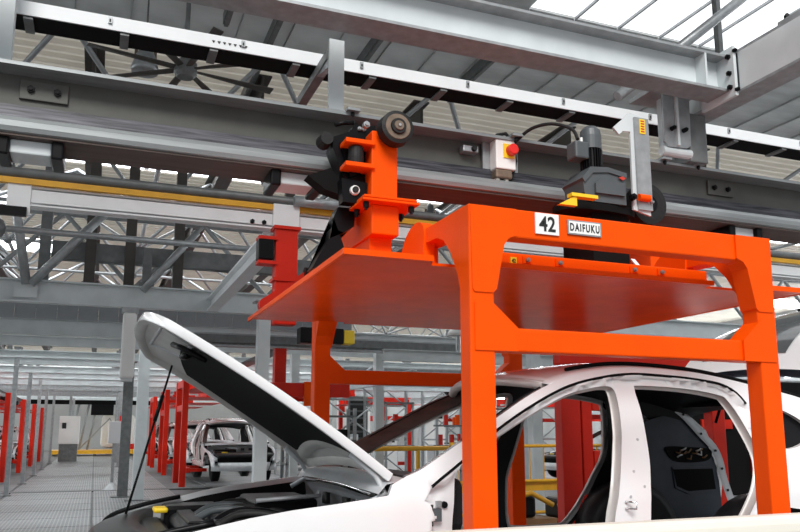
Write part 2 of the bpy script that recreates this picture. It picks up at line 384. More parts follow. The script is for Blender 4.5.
MB().prism([(3.605, 3.99), (3.60, 3.60), (3.63, 3.565), (3.80, 3.575), (3.83, 3.60), (3.84, 4.0)], 'y', 4.12, 4.14).build('plate', 'galv', hb)
box('plate_flange', 'steel_paint', hb, 3.70, 3.72, 4.10, 4.30, 3.58, 3.99)
MB().lathe((3.6, 4.16, 3.545), 'x', [(0, .035), (.25, .035)], 12).build('saddle', 'steel_paint', hb)
box('hook', 'galv_dark', hb, 3.84, 4.0, 4.14, 4.4, 3.49, 3.857, c=.01)
box('cap_plate', 'galv', hb, 3.55, 3.93, 4.12, 4.42, 3.99, 4.02)
for x in (3.665, 3.77): bolt(hb, (x, 4.105, 3.70), .018, .03)

# ------------------------------------------------------------------ switch box on the track
sw = thing('isolator_switch', (2.24, 4.3, 3.12), 'white switch box with red rotary knob on a grey plate', 'switch')
box('mounting_plate', 'galv', sw, 2.26, 2.52, 4.30, 4.318, 3.20, 3.52)
bxs = box('enclosure', 'label_white', sw, 2.31, 2.455, 4.21, 4.30, 3.27, 3.47, c=.008)
box('lower_gland', 'hub_brown', sw, 2.31, 2.43, 4.215, 4.29, 3.21, 3.268, c=.01)
kp = box('knob_plate', 'label_yellow', sw, 2.362, 2.442, 4.203, 4.21, 3.345, 3.44)
MB().lathe((2.415, 4.203, 3.395), 'y', [(-.045, .030), (-.04, .036), (0, .038)], 20).build('knob', 'switch_red', sw)
MB().tube([(2.32, 4.27, 3.47), (2.34, 4.25, 3.51), (2.40, 4.24, 3.525), (2.46, 4.25, 3.48), (2.475, 4.25, 3.35), (2.44, 4.25, 3.22), (2.38, 4.25, 3.19), (2.32, 4.25, 3.21)], .012, 8).build('cable_loop', 'rubber', sw)
for s in (2.335, 2.4): MB().lathe((s, 4.25, 3.2), 'z', [(-.04, .016), (.01, .018)], 10).build('gland', 'cream', sw)
pc = [(2.45, 4.22, 3.46), (2.52, 4.12, 3.53), (2.60, 4.0, 3.53), (2.68, 3.9, 3.47), (2.68, 3.84, 3.38)]
sp_ = smooth_poly(pc, 6)
tag(MB().tube(sp_, .011, 8).build('power_cable', 'rubber'), 'black power cable arching from the switch box to the drive motor', 'cable')

# ------------------------------------------------------------------ orange carrier number 42
CX, CYc = 2.3875, 4.35
ca = thing('overhead_carrier', (CX, CYc, .62), 'bright orange overhead carrier numbered 42 holding the white car with raised hood', 'carrier')
mx = lambda pts: [(2*CX-a, b) for a, b in pts][::-1]
my = lambda y: 2*CYc-y
GU = [(1.505, 2.602), (1.74, 2.602), (1.74, 2.478), (1.70, 2.462), (1.675, 2.43), (1.632, 2.222), (1.615, 2.205), (1.522, 2.205), (1.512, 2.22)]
GL = [(1.521, 2.155), (1.533, 2.166), (1.600, 2.166), (1.615, 2.158), (1.735, 2.052), (1.735, 1.947), (1.521, 1.946)]
HA = [(3.10, 2.22), (3.125, 2.30), (3.2, 2.42), (3.28, 2.50), (3.36, 2.53), (3.60, 2.54), (3.60, 2.615), (3.4, 2.608), (3.06, 2.607)]
def side_frame(m):
    f = (lambda a, b: (a, b)) if not m else (lambda a, b: (my(b), my(a)))
    for x in (1.5, 3.153):
        p = MB().cbox(x, x+.122, *f(3.0, 3.105), .62, 2.607, .008).build('post', 'orange', ca)
    MB().cbox(1.6, 3.175, *f(3.006, 3.10), 2.47, 2.606, .008).build('top_beam', 'orange', ca)
    MB().cbox(1.6, 3.175, *f(3.008, 3.098), 1.947, 2.053, .008).build('cross_beam', 'orange', ca)
    MB().cbox(1.4, 3.4, *f(3.12, 3.22), .62, .72, .008).build('sill_beam', 'orange', ca)
    for pts in (GU, mx(GU), GL, mx(GL)): MB().prism(pts, 'y', *f(2.994, 3.104)).build('gusset', 'orange', ca)
    for x in (1.503, 3.156):
        MB().prism([(f(a, a)[0], b) for a, b in HA], 'x', x, x+.116).build('arm_haunch', 'orange', ca)
        lug = smooth_poly([(3.50, 2.50), (3.50, 2.62), (3.60, 2.665), (3.74, 2.62), (3.86, 2.47), (3.86, 2.405), (3.52, 2.405)], 5, True)
        MB().prism([(f(a, a)[0], b) for a, b in lug], 'x', x-.01, x+.05).build('arm_lug', 'orange', ca)
        MB().cbox(x+.005, x+.11, *f(3.58, 4.3), 2.45, 2.55, .006).build('arm', 'orange', ca)
        MB().cbox(x, x+.13, *f(3.15, 3.62), .72, .765, .006).build('support_arm', 'orange', ca)
        box('rest_pad', 'rubber', ca, x+.02, x+.11, *f(3.5, 3.6), .765, .78)
    b = MB().cbox(1.66, 3.12, *f(3.3, 3.42), 2.405, 2.475, .006).build('stiffening_beam', 'orange', ca)
    if not m:
        for x in (1.97, 2.16, 2.62, 2.8): 
            q = box('bolt_pad', 'orange', b, x-.025, x+.025, 3.29, 3.30, 2.425, 2.46); bolt(q, (x, 3.285, 2.442), .012, .014, me=BOLTG)
for m in (0, 1): side_frame(m)
# drip pan with notches round the near and far posts
def pan():
    o = [(1.0, 3.24), (1.43, 3.24), (1.46, 3.33), (1.66, 3.33), (1.68, 3.24), (3.1, 3.24), (3.12, 3.33), (3.32, 3.33), (3.34, 3.24), (3.775, 3.24)]
    pts = o+[(x, my(y)+.0) for x, y in o[::-1]]
    pts = [(x, min(y, 5.58)) for x, y in pts]
    return MB().prism(pts, 'z', 2.383, 2.397)
pn = pan().build('drip_pan', 'pan_orange', ca)
box('pan_rim', 'orange', pn, 1.0, 1.43, 3.228, 3.24, 2.38, 2.408); box('pan_rim', 'orange', pn, 3.34, 3.775, 3.228, 3.24, 2.38, 2.408)
box('pan_rim', 'orange', pn, .988, 1.0, 3.228, 5.58, 2.38, 2.408); box('pan_rim', 'orange', pn, 3.775, 3.787, 3.228, 5.58, 2.38, 2.408)
box('pan_rim', 'orange', pn, 1.68, 3.1, 3.228, 3.24, 2.38, 2.405)
MB().cbox(1.3, 3.5, 4.24, 4.46, 2.42, 2.58, .01).build('spine_beam', 'orange', ca)
for x in (1.36, 3.34): box('foot_block', 'orange', ca, x, x+.13, 3.95, 4.75, 2.397, 2.66)
for x in (1.56, 3.06):
    s_ = MB().poly([(x, 3.87, 2.66), (x+.03, 3.87, 2.66), (x+.11, 3.72, 2.42), (x+.08, 3.72, 2.42), (x, 3.882, 2.66), (x+.03, 3.882, 2.66), (x+.11, 3.732, 2.42), (x+.08, 3.732, 2.42)], [(0,1,2,3),(4,7,6,5),(0,4,5,1),(1,5,6,2),(2,6,7,3),(3,7,4,0)]).build('strap', 'steel_white', ca)
    bolt(ca, (x+.05, 3.70, 2.45), .025, .03, me=BOLT)
# cross-beam, flange, column
MB().cbox(1.345, 1.505, 3.87, 4.75, 2.66, 2.828, .008).build('transom', 'orange', ca)
MB().cbox(3.28, 3.44, 3.95, 4.75, 2.60, 2.80, .008).build('transom', 'orange', ca)
fp_ = MB().cbox(1.27, 1.60, 3.80, 4.35, 2.828, 2.842, .003).cbox(1.28, 1.59, 3.81, 4.34, 2.848, 2.862, .003).build('flange_plate', 'orange', ca)
for x in (1.30, 1.565):
    for y in (3.84, 4.0, 4.2): bolt(fp_, (x, y, 2.81), .017, .03, '-z')
MB().cbox(1.345, 1.50, 3.88, 4.08, 2.862, 3.26, .008).build('column', 'orange', ca)
for z in (3.03, 3.165): MB().cbox(1.19, 1.36, 3.86, 3.98, z, z+.026, .004).build('roller_lug', 'orange', ca)
MB().lathe((1.265, 3.92, 3.056), 'z', [(0, .042), (.04, .045), (.1, .042)], 18).build('guide_roller', 'rubber', ca)
wh = MB().lathe((1.462, 3.86, 3.258), 'y', [(-.085, .078), (-.08, .094), (-.01, .098), (0, .09)], 36).build('track_wheel', 'rubber', ca)
MB().lathe((1.462, 3.775, 3.258), 'y', [(-.004, .072), (.004, .076)], 32).build('wheel_disc', 'hub_brown', wh)
MB().lathe((1.462, 3.770, 3.258), 'y', [(-.012, .043), (.002, .046)], 28).build('hub', 'rubber', wh)
MB().lathe((1.462, 3.757, 3.258), 'y', [(-.006, .026), (.004, .030)], 24).build('hub_cap', 'hub_brown', wh)
MB().lathe((1.462, 3.750, 3.258), 'y', [(-.006, .008), (.002, .010)], 12).build('axle_end', 'chrome', wh)
bolt(ca, (1.30, 3.85, 3.27), .02, .03, me=BOLTG)
# black trolley casting left of the column
T1 = [(1.155, 3.235), (1.245, 3.275), (1.285, 3.325), (1.40, 3.335), (1.42, 3.28), (1.42, 2.98), (1.22, 2.93), (1.215, 3.02), (1.15, 3.17)]
tb_ = MB().prism(T1, 'y', 3.99, 4.12).build('trolley_casting', 'black', ca)
MB().prism([(1.19, 3.2), (1.27, 3.25), (1.33, 3.25), (1.33, 3.04), (1.25, 3.0)], 'y', 3.965, 3.99).build('casting_rib', 'black', tb_)
MB().prism([(1.02, 3.0), (1.15, 3.06), (1.22, 2.98), (1.24, 2.90), (1.12, 2.93)], 'y', 4.02, 4.12).build('trolley_wedge', 'matte_black', ca)
MB().prism([(1.19, 2.98), (1.34, 2.97), (1.34, 2.845), (1.2, 2.845)], 'y', 3.94, 4.02).build('lower_casting', 'black', ca)
MB().lathe((1.265, 3.94, 2.915), 'y', [(-.018, .026), (0, .028)], 18).build('pivot_ring', 'label_white', ca)
MB().lathe((1.265, 3.92, 2.915), 'y', [(-.012, .017), (0, .018)], 14).build('pivot_pin', 'rubber', ca)
MB().lathe((1.11, 3.99, 3.21), 'y', [(-.03, .036), (.06, .042)], 20).build('bumper_roller', 'rubber', ca)
MB().tube([(1.16, 3.98, 3.30), (1.21, 3.98, 3.32), (1.27, 3.98, 3.33)], .012, 8).build('release_lever', 'black', ca)
MB().prism([(1.205, 2.845), (1.31, 2.845), (1.30, 2.74), (1.24, 2.70), (1.17, 2.72), (1.16, 2.66), (1.10, 2.56), (1.06, 2.48), (1.16, 2.48), (1.25, 2.60), (1.18, 2.78)], 'y', 4.05, 4.16).build('chain_guide', 'black', ca)
for x in (1.345, 1.372): bolt(ca, (x-.04, 3.985, 3.30), .012, .02, me=BOLTG)
# drive unit
dm = MB().lathe((2.745, 3.80, 3.30), 'z', [(0, .066), (.085, .066), (.125, .06), (.148, .04)], 28, False).build('motor_fan_cover', 'motor_grey', ca)
mo = MB().lathe((2.745, 3.80, 3.16), 'z', [(0, .05), (.14, .05)], 20).build('motor', 'black', ca)
fm = MB().box(-.0035, .0035, .045, .068, 0, .13).mesh('cooling_fin', 'black')
for i in range(24): piece('cooling_fin', fm, mo, (2.745, 3.80, 3.165), (0, 0, 2*math.pi*i/24))
tbx = MB().cbox(2.60, 2.70, 3.75, 3.85, 3.225, 3.335, .012).build('terminal_box', 'motor_grey', ca)
MB().lathe((2.68, 3.80, 3.335), 'z', [(0, .013), (.04, .011)], 10).build('cable_gland', 'label_white', tbx)
gb = MB().prism([(2.63, 3.0), (2.62, 3.09), (2.68, 3.165), (2.80, 3.175), (2.93, 3.155), (2.93, 2.95), (2.66, 2.95)], 'y', 3.72, 3.92).build('gearbox', 'motor_grey', ca)
MB().prism([(2.70, 3.0), (2.70, 3.06), (2.74, 3.09), (2.91, 3.08), (2.91, 3.0)], 'y', 3.70, 3.72).build('gearbox_cover', 'motor_grey', gb)
MB().prism([(2.612, 3.085), (2.675, 3.16), (2.80, 3.172), (2.935, 3.15), (2.935, 3.12), (2.80, 3.14), (2.69, 3.125), (2.63, 3.06)], 'y', 3.71, 3.93).build('gearbox_joint', 'motor_grey', gb)
MB().prism([(2.87, 3.115), (2.90, 3.125), (2.925, 3.115), (2.90, 3.10)], 'y', 3.706, 3.711).build('warning_sticker', 'ink_red', gb)
dp = smooth_poly([(2.54, 3.76), (2.75, 3.72), (3.0, 3.76), (3.05, 3.85), (2.95, 3.96), (2.6, 3.96), (2.52, 3.88)], 5, True)
MB().prism(dp, 'z', 2.90, 2.945).build('base_disc', 'matte_black', ca)
MB().box(2.48, 2.66, 3.63, 3.68, 2.935, 2.955).prism([(2.40, 2.88), (2.52, 2.88), (2.52, 2.945)], 'y', 3.64, 3.67).build('yellow_guard', 'label_yellow', ca)
bk = MB().prism([(2.98, 2.93), (3.11, 2.90), (3.11, 3.53), (2.99, 3.555), (2.86, 3.44), (2.90, 3.40), (2.93, 3.425), (2.985, 3.43)], 'y', 3.72, 3.735).build('drive_bracket', 'steel_paint', ca)
box('bracket_flange', 'galv', bk, 3.01, 3.115, 3.705, 3.72, 2.93, 3.525)
box('warning_label', 'label_yellow', bk, 3.045, 3.085, 3.701, 3.705, 3.42, 3.515)
for i in range(5): box('label_print', 'ink_red', bk, 3.052, 3.078, 3.699, 3.701, 3.43+i*.017, 3.438+i*.017)
MB().lathe((3.03, 3.69, 3.0), 'x', [(-.03, .022), (.05, .022)], 16).build('bracket_roller', 'orange', bk)
bolt(bk, (2.965, 3.70, 3.0), .022, .03); bolt(bk, (3.10, 3.695, 2.98), .01, .02, me=BOLTG)
dw = MB().lathe((3.24, 3.93, 3.04), 'y', [(-.05, .10), (-.045, .135), (.045, .135), (.05, .10)], 32).build('drive_wheel', 'rubber', ca)
MB().lathe((3.24, 3.88, 3.04), 'y', [(-.008, .05), (0, .06)], 20).build('wheel_hub', 'black', dw)
box('drive_stand', 'matte_black', ca, 2.72, 2.98, 3.78, 4.1, 2.58, 2.92); box('drive_link', 'matte_black', ca, 2.72, 2.98, 4.1, 4.3, 2.5, 2.62)
# plates and lettering
n1 = box('number_plate', 'label_white', ca, 1.842, 1.968, 2.9965, 3.003, 2.498, 2.598)
text('number', '42', 'ink', n1, (1.905, 2.9965, 2.548), .072, .088, .018)
n2 = box('name_plate', 'galv', ca, 2.017, 2.205, 2.997, 3.004, 2.512, 2.582)
box('name_plate_face', 'label_white', n2, 2.024, 2.198, 2.9955, 2.997, 2.518, 2.576)
text('lettering', 'DAIFUKU', 'ink', n2, (2.111, 2.9955, 2.547), .038, .164, .022)
n3 = box('yellow_tag', 'label_yellow', ca, 1.872, 1.905, 3.286, 3.299, 2.415, 2.45)
text('tag_number', '42', 'ink', n3, (1.8885, 3.285, 2.4325), .02, .022, .012)

# ------------------------------------------------------------------ the white car body with raised hood
def hw(X, Z):
    v = .88-.05*max(0, (1.25-Z)/.6)**2 if Z <= 1.25 else .88-.26*((Z-1.25)/.70)**1.3
    if X < 1.2: v -= .16*((1.2-X)/1.2)**2
    if X > 3.7: v -= .09*((X-3.7)/1.1)**2
    return v
A_OUT = smooth_poly([(1.40, 1.385), (1.478, 1.414), (1.6, 1.481), (1.715, 1.543), (1.95, 1.668), (2.2, 1.80), (2.45, 1.895), (2.7, 1.945), (2.9, 1.962), (3.12, 1.960), (3.4, 1.942), (3.6, 1.915), (3.76, 1.885), (4.1, 1.82), (4.45, 1.735)], 4)
FENDER = [(1.325, 1.35), (1.30, 1.30), (1.20, 1.287), (1.053, 1.27), (.842, 1.248), (.659, 1.219), (.422, 1.168), (.22, 1.11), (.10, 1.05), (.06, .98)]
arc = lambda cx, cz, r, a0, a1, n=10: [(cx+r*math.cos(R(a0+(a1-a0)*i/n)), cz+r*math.sin(R(a0+(a1-a0)*i/n))) for i in range(n+1)]
OUTL = [(.06, .86), (.27, .80)]+arc(.68, .80, .36, 175, 5)+[(1.1, .775), (3.3, .775)]+arc(3.78, .80, .36, 175, 5)+[(4.5, .82), (4.80, .9), (4.86, 1.15), (4.80, 1.4), (4.66, 1.6)]+A_OUT[::-1]+FENDER
FDOOR = smooth_poly([(1.643, 1.10), (1.654, 1.25), (1.678, 1.394), (1.719, 1.446), (1.928, 1.557), (2.187, 1.687), (2.435, 1.794), (2.601, 1.835), (2.72, 1.852), (2.775, 1.83), (2.769, 1.725), (2.734, 1.576), (2.70, 1.48), (2.60, 1.168), (2.57, .93), (2.5, .90), (1.75, .90), (1.66, .94)], 4, True)
RDOOR = smooth_poly([(2.83, .95), (2.835, 1.248), (2.875, 1.44), (2.914, 1.692), (2.922, 1.835), (2.971, 1.860), (3.295, 1.848), (3.53, 1.815), (3.59, 1.778), (3.644, 1.632), (3.68, 1.42), (3.60, 1.24), (3.46, 1.05), (3.32, .92), (3.2, .90), (2.9, .90)], 4, True)
QWIN = smooth_poly([(3.82, 1.50), (3.83, 1.68), (3.90, 1.735), (4.05, 1.68), (4.12, 1.60), (4.02, 1.52)], 3, True)
DREG = smooth_poly([(1.505, .86), (1.517, 1.13), (1.512, 1.2), (1.49, 1.30), (1.70, 1.445), (1.94, 1.605), (2.2, 1.742), (2.45, 1.845), (2.7, 1.902), (2.9, 1.925), (3.1, 1.922), (3.38, 1.903), (3.58, 1.865), (3.68, 1.76), (3.745, 1.5), (3.70, 1.25), (3.5, .98), (3.34, .86)], 4, True)
def pip(p, poly):
    x, y = p; c = False; j = len(poly)-1
    for i in range(len(poly)):
        (xi, yi), (xj, yj) = poly[i], poly[j]
        if (yi > y) != (yj > y) and x < (xj-xi)*(y-yi)/(yj-yi)+xi: c = not c
        j = i
    return c
def shrink(poly, d):
    n = len(poly); out = []
    area = sum(poly[i][0]*poly[(i+1) % n][1]-poly[(i+1) % n][0]*poly[i][1] for i in range(n))
    s = 1 if area > 0 else -1
    for i in range(n):
        a, b = poly[i-1], poly[(i+1) % n]; dx, dy = b[0]-a[0], b[1]-a[1]; L = math.hypot(dx, dy) or 1
        out.append((poly[i][0]-s*dy/L*d, poly[i][1]+s*dx/L*d))
    return out
DIN = shrink(DREG, .018)
def tess(outer, holes, lines=(), step=.06):
    vs, es = [], []
    def loop(p):
        n = len(vs); vs.extend(Vector(q) for q in p); es.extend((n+i, n+(i+1) % len(p)) for i in range(len(p)))
    loop(outer)
    for h in holes: loop(h)
    for l in lines: loop(l)
    xs = [p[0] for p in outer]; zs = [p[1] for p in outer]
    x = min(xs)
    while x < max(xs):
        z = min(zs)
        while z < max(zs):
            if pip((x, z), outer) and not any(pip((x, z), h) for h in holes): vs.append(Vector((x, z)))
            z += step
        x += step
    V, E, F = geometry.delaunay_2d_cdt(vs, es, [], 0, 1e-5)[:3]
    out = []
    for f in F:
        c = (sum(V[i].x for i in f)/len(f), sum(V[i].y for i in f)/len(f))
        if pip(c, outer) and not any(pip(c, h) for h in holes): out.append(tuple(f))
    return [(v.x, v.y) for v in V], out
def side_map(p, sgn, inner=0., inset=.045):
    x, z = p; v = hw(x, z)-inner
    if pip(p, DIN): v -= inset
    return (x, 4.35-sgn*v, z)
HOLES = [FDOOR, RDOOR, QWIN]
SV, SF = tess(OUTL, HOLES, [DREG, DIN], .04)
INL = [(1.60, .86), (3.3, .80)]+[(3.5, 1.0), (3.78, 1.15), (4.1, 1.0), (4.3, .9), (4.72, .95), (4.76, 1.3), (4.60, 1.55), (4.40, 1.74)]+[p for p in A_OUT[::-1] if 1.75 < p[0] < 4.3]+[(1.62, 1.42)]
IV, IF = tess(INL, [shrink(h, -.012) for h in HOLES], (), .08)
def build_car(base, label, group=None):
    t = thing('car', base, label, 'car', group)
    for sgn in (1, -1):
        # outer skin
        o = MB().poly([side_map(p, sgn) for p in SV], SF, True).build('body_side', 'white_paint', t)
        # returns round the door openings
        for h in HOLES:
            hh = list(h)+[h[0]]
            A = [side_map(p, sgn, 0) for p in hh]; B = [side_map(p, sgn, .05) for p in hh]; C = [side_map(p, sgn, .055) for p in list(shrink(h, .02))+[shrink(h, .02)[0]]]
            MB().grid([A, B, C]).build('opening_flange', 'primer', o)
        # black trim inside
        MB().poly([side_map(p, sgn, .07) for p in IV], IF, True).build('inner_trim', 'trim_black' if sgn > 0 else 'trim_black', t)
        MB().poly([side_map(p, sgn, .03) for p in shrink(QWIN, -.01)], [tuple(range(len(QWIN)))]).build('quarter_glass', 'black', t)
        # seal along the door opening
        seg = [p for p in DREG if p[1] > 1.29 and p[0] < 3.72]
        MB().tube([(x, 4.35-sgn*(hw(x, z)-.001), z) for x, z in shrink(seg, .0)[1:-1]], .008, 6).build('door_seal', 'matte_black', t)
    # roof: crowned loft between the two cant rails
    rl = [p for p in A_OUT if p[0] > 2.30]
    def roof_rows(dz=0, dv=0, front=0):
        rows = []
        for x, z in rl:
            v = hw(x, z)-dv; row = []
            for i in range(17):
                s = -1+i/8
                row.append((x-(.13*(1-s*s) if x < 2.7 else 0)*max(0, (2.7-x)/.4), 4.35+s*v, z+dz+.065*(1-abs(s)**2.6)))
            rows.append(row)
        return rows
    rf = MB().grid(roof_rows()).build('roof_panel', 'white_paint', t); solid(rf, .006, -1)
    MB().grid(roof_rows(-.035, .03)).build('headliner', 'trim_black', t)
    for s in (-1, 1):
        pts = [(x, 4.35+s*(hw(x, z)-.10), z+.035) for x, z in rl[3:-1]]
        MB().tube(pts, .012, 8).build('roof_ditch_trim', 'matte_black', t)
    # windscreen header and A-pillar inner faces
    hd = [(2.33-.13*(1-(i/8-1)**2), 4.35+(i/8-1)*.60, 1.85+.05*(1-(i/8-1)**2)) for i in range(17)]
    MB().tube(hd, .028, 8).build('screen_header', 'primer', t)
    for s in (-1, 1):
        ap = [p for p in A_OUT if p[0] < 2.42]
        A = [(x, 4.35+s*(hw(x, z)), z) for x, z in ap]; B = [(x+.015, 4.35+s*(hw(x, z)-.09), z-.005) for x, z in ap]; C = [(x+.09, 4.35+s*(hw(x, z)-.115), z-.05) for x, z in ap]
        MB().grid([A, B, C]).build('a_pillar', 'white_paint' if s < 0 else 'dull_brown', t)
    # floor, tunnel and sills (sill boxes below the door openings)
    fo = MB().box(1.5, 4.7, 3.6, 5.1, .80, .84).build('floor_pan', 'trim_black', t)
    for s in (-1, 1):
        box('sill', 'white_paint', t, 1.5, 3.4, 4.35+s*.80-.06, 4.35+s*.80+.06, .79, .90, c=.02)
        # rear wheel house
        MB().lathe((3.80, 4.35+s*.66-.11, .80), 'y', [(0, .36), (.02, .42), (.20, .42), (.22, .38)], 28, True).build('wheel_house', 'trim_black', t)
        MB().lathe((.68, 4.35+s*.62-.1, .80), 'y', [(0, .30), (.02, .35), (.18, .35), (.2, .30)], 24, True).build('wheel_house', 'matte_black', t)
    # quarter trim on the far side with pocket and blue-grey opening edge
    qy = 4.99
    MB().prism([(3.62, .86), (3.70, 1.2), (3.78, 1.5), (3.95, 1.66), (4.2, 1.72), (4.38, 1.70), (4.55, 1.55), (4.66, 1.38), (4.70, 1.2), (4.72, .88)], 'y', qy, qy+.02).build('quarter_trim', 'trim_blue', t)
    pk = smooth_poly([(4.18, 1.47), (4.25, 1.37), (4.42, 1.35), (4.60, 1.37), (4.62, 1.45), (4.4, 1.47)], 4, True)
    MB().prism(pk, 'y', qy-.012, qy+.001).build('trim_pocket', 'matte_black', t)
    random.seed(3)
    for i in range(12):
        x = 4.25+.3*random.random(); z = 1.385+.06*random.random()
        MB().tube([(x, qy-.02, z), (x+.04*random.random(), qy-.035, z+.03*random.random()-.015), (x+.05, qy-.02, z+.02)], .006, 6).build('harness_clip', random.choice(['chrome', 'label_white', 'brown']), t)
    fr = [(4.24, 1.30), (4.63, 1.30), (4.65, 1.14), (4.38, 1.13), (4.27, 1.17)]
    MB().prism(shrink(fr, -.02), 'y', qy-.01, qy).build('trim_bezel', 'trim_blue', t)
    MB().prism(fr, 'y', qy-.014, qy-.009).build('trim_opening', 'matte_black', t)
    # D-pillar ring (tailgate opening)
    dl = smooth_poly([(4.28, 1.80), (4.40, 1.72), (4.54, 1.59), (4.66, 1.48), (4.72, 1.36), (4.745, 1.24), (4.80, 1.08), (4.86, .94), (4.86, .86)], 5)
    for s in (-1, 1):
        A = [(x-.045, 4.35+s*.62, z-.03) for x, z in dl]; B = [(x, 4.35+s*.60, z+.0) for x, z in dl]; C = [(x+.03, 4.35+s*.66, z+.02) for x, z in dl]
        o = MB().grid([A, B, C]).build('tailgate_flange', 'inner_metal', t)
        for k in range(4, len(dl)-8, 6): MB().lathe((dl[k][0]-.022, 4.35+s*.607, dl[k][1]-.015), 'y', [(-.004, .01), (.004, .01)], 8).build('hole_plug', 'ink', o)
    MB().box(4.70, 4.85, 3.72, 4.98, .80, .92).build('rear_panel', 'inner_metal', t)
    MB().box(4.26, 4.34, 3.75, 4.95, 1.775, 1.80).build('rear_header', 'trim_black', t)
    # hinge hardware on the hinge pillar
    for sgn in (1, -1):
        hp = MB().box(1.525, 1.575, 4.35-sgn*.845-.02, 4.35-sgn*.845+.02, 1.17, 1.23).build('door_hinge', 'motor_grey', t)
        MB().tube([(1.52, 4.35-sgn*.86, 1.15), (1.52, 4.35-sgn*.86, 1.25)], .012, 8).build('hinge_pin', 'black', hp)
        MB().lathe((1.60, 4.35-sgn*.835, 1.245), 'y', [(-.012, .016), (.012, .018)], 14).build('grommet', 'black', t)
        box('check_strap', 'galv', t, 1.555, 1.58, 4.35-sgn*.84-.015, 4.35-sgn*.84+.015, 1.235, 1.265)
        # B-pillar striker
        MB().tube([(2.66, 4.35-sgn*.84, 1.19), (2.70, 4.35-sgn*.88, 1.19), (2.70, 4.35-sgn*.88, 1.225), (2.66, 4.35-sgn*.84, 1.225)], .006, 6).build('striker', 'chrome', t)
        for z, x in ((1.55, 2.83), (1.38, 2.75), (1.3, 2.80), (1.25, 2.70)):
            MB().lathe((x, 4.35-sgn*(hw(x, z)-.045), z), 'y', [(-.003, .008), (.003, .008)], 8).build('hole_plug', 'inner_metal', t)
    # instrument panel carrier and black front seat base seen through the openings
    MB().cbox(1.52, 1.80, 3.68, 5.02, 1.08, 1.36, .05).build('dash_carrier', 'trim_black', t)
    # ---- engine bay
    MB().grid([[(1.42, 3.62, .85), (1.42, 4.35, .85), (1.42, 5.08, .85)], [(1.38, 3.62, 1.18), (1.38, 4.35, 1.18), (1.38, 5.08, 1.18)], [(1.33, 3.62, 1.25), (1.33, 4.35, 1.26), (1.33, 5.08, 1.25)], [(1.30, 3.62, 1.27), (1.28, 4.35, 1.30), (1.30, 5.08, 1.27)]], False).build('firewall', 'inner_metal', t)
    cw = []
    for dx, z in ((-.02, 1.30), (.02, 1.345), (.12, 1.36), (.20, 1.35)):
        cw.append([(1.30+dx-.06*(1-(i/8-1)**2), 4.35+(i/8-1)*.79, z+.03*(1-(i/8-1)**2)) for i in range(17)])
    MB().grid(cw).build('cowl', 'inner_metal', t)
    MB().box(1.36, 1.56, 3.66, 5.04, 1.335, 1.362).build('cowl_cover', 'matte_black', t)
    for y in (3.78, 3.95, 4.15, 4.55): box('firewall_cutout', 'ink', t, 1.305, 1.33, y, y+.09, 1.17, 1.235)
    MB().tube([(1.30, 3.70, 1.29), (1.27, 4.1, 1.315), (1.26, 4.5, 1.315), (1.30, 5.0, 1.29)], .014, 8).build('cowl_rail', 'chrome', t)
    for s in (-1, 1):
        fe = [p for p in FENDER]
        A = [(x, 4.35+s*hw(x, z), z) for x, z in fe]; B = [(x, 4.35+s*(hw(x, z)-.03), z-.004) for x, z in fe]; C = [(x, 4.35+s*(hw(x, z)-.055), z-.03) for x, z in fe]; D = [(x, 4.35+s*(hw(x, z)-.16), z-.30) for x, z in fe]
        MB().grid([A, B, C]).build('fender_edge', 'inner_metal', t)
        MB().grid([C, D]).build('inner_wing', 'matte_black', t)
        # strut tower
        st_ = MB().lathe((1.02, 4.35+s*.56, .95), 'z', [(0, .15), (.16, .13), (.20, .10), (.205, .05)], 20, True).build('strut_tower', 'inner_metal', t)
        for k in range(3):
            a = R(k*120+20); bolt(st_, (1.02+.075*math.cos(a), 4.35+s*.56+.075*math.sin(a), 1.16), .012, .02, '+z', BOLTG)
    bay = MB().box(.16, 1.36, 3.66, 5.04, .82, .95).build('engine_tray', 'matte_black', t)
    MB().cbox(.42, .98, 4.02, 4.72, .95, 1.14, .04).build('engine_cover', 'black', t)
    for i in range(4): MB().cbox(.46+i*.13, .54+i*.13, 4.06, 4.68, 1.14, 1.155, .008).build('cover_rib', 'black', t)
    MB().cbox(.40, .72, 4.74, 5.0, .95, 1.17, .02).build('battery', 'black', t)
    MB().cbox(.34, .42, 4.72, 4.86, 1.135, 1.165, .012).build('yellow_cap', 'label_yellow', t)
    MB().cbox(.86, 1.22, 4.42, 4.95, .95, 1.215, .02).build('fuse_box', 'black', t)
    MB().tube([(.86, 4.40, 1.215), (1.22, 4.38, 1.235), (1.27, 4.6, 1.235)], .012, 8).build('box_strap', 'inner_metal', t)
    MB().cbox(.25, .40, 3.8, 4.9, 1.0, 1.10, .03).build('radiator_frame', 'black', t)
    random.seed(11)
    for i in range(7):
        y = 4.0+.14*i; x = .45+.3*random.random()
        MB().tube(smooth_poly([(x, y, 1.13), (x+.12, y+.05, 1.18), (x+.3, y+.02, 1.17), (x+.5, y-.06, 1.10)], 4), .016+.008*random.random(), 8).build('hose', random.choice(['black', 'rubber', 'motor_grey']), t)
    for x, y in ((.55, 3.9), (.75, 3.85), (.9, 3.95)): MB().cbox(x, x+.14, y-.08, y+.08, .95, 1.12, .02).build('module_box', random.choice(['inner_metal', 'black', 'motor_grey']), t)
    MB().tube(smooth_poly([(.50, 3.76, 1.12), (.75, 3.74, 1.15), (1.0, 3.76, 1.17), (1.22, 3.74, 1.2)], 4), .022, 10).build('wiring_loom', 'rubber', t)
    MB().cbox(.72, .98, 3.72, 3.84, 1.10, 1.17, .02).build('washer_neck', 'inner_metal', t)
    # nose: curved black slam panel, bumper beam, lamps
    def nose(x0, z0, d, w_=.74):
        return [(x0+d*(abs(s)**2.4), 4.35+s*w_, z0) for s in [-1+i/12 for i in range(25)]]
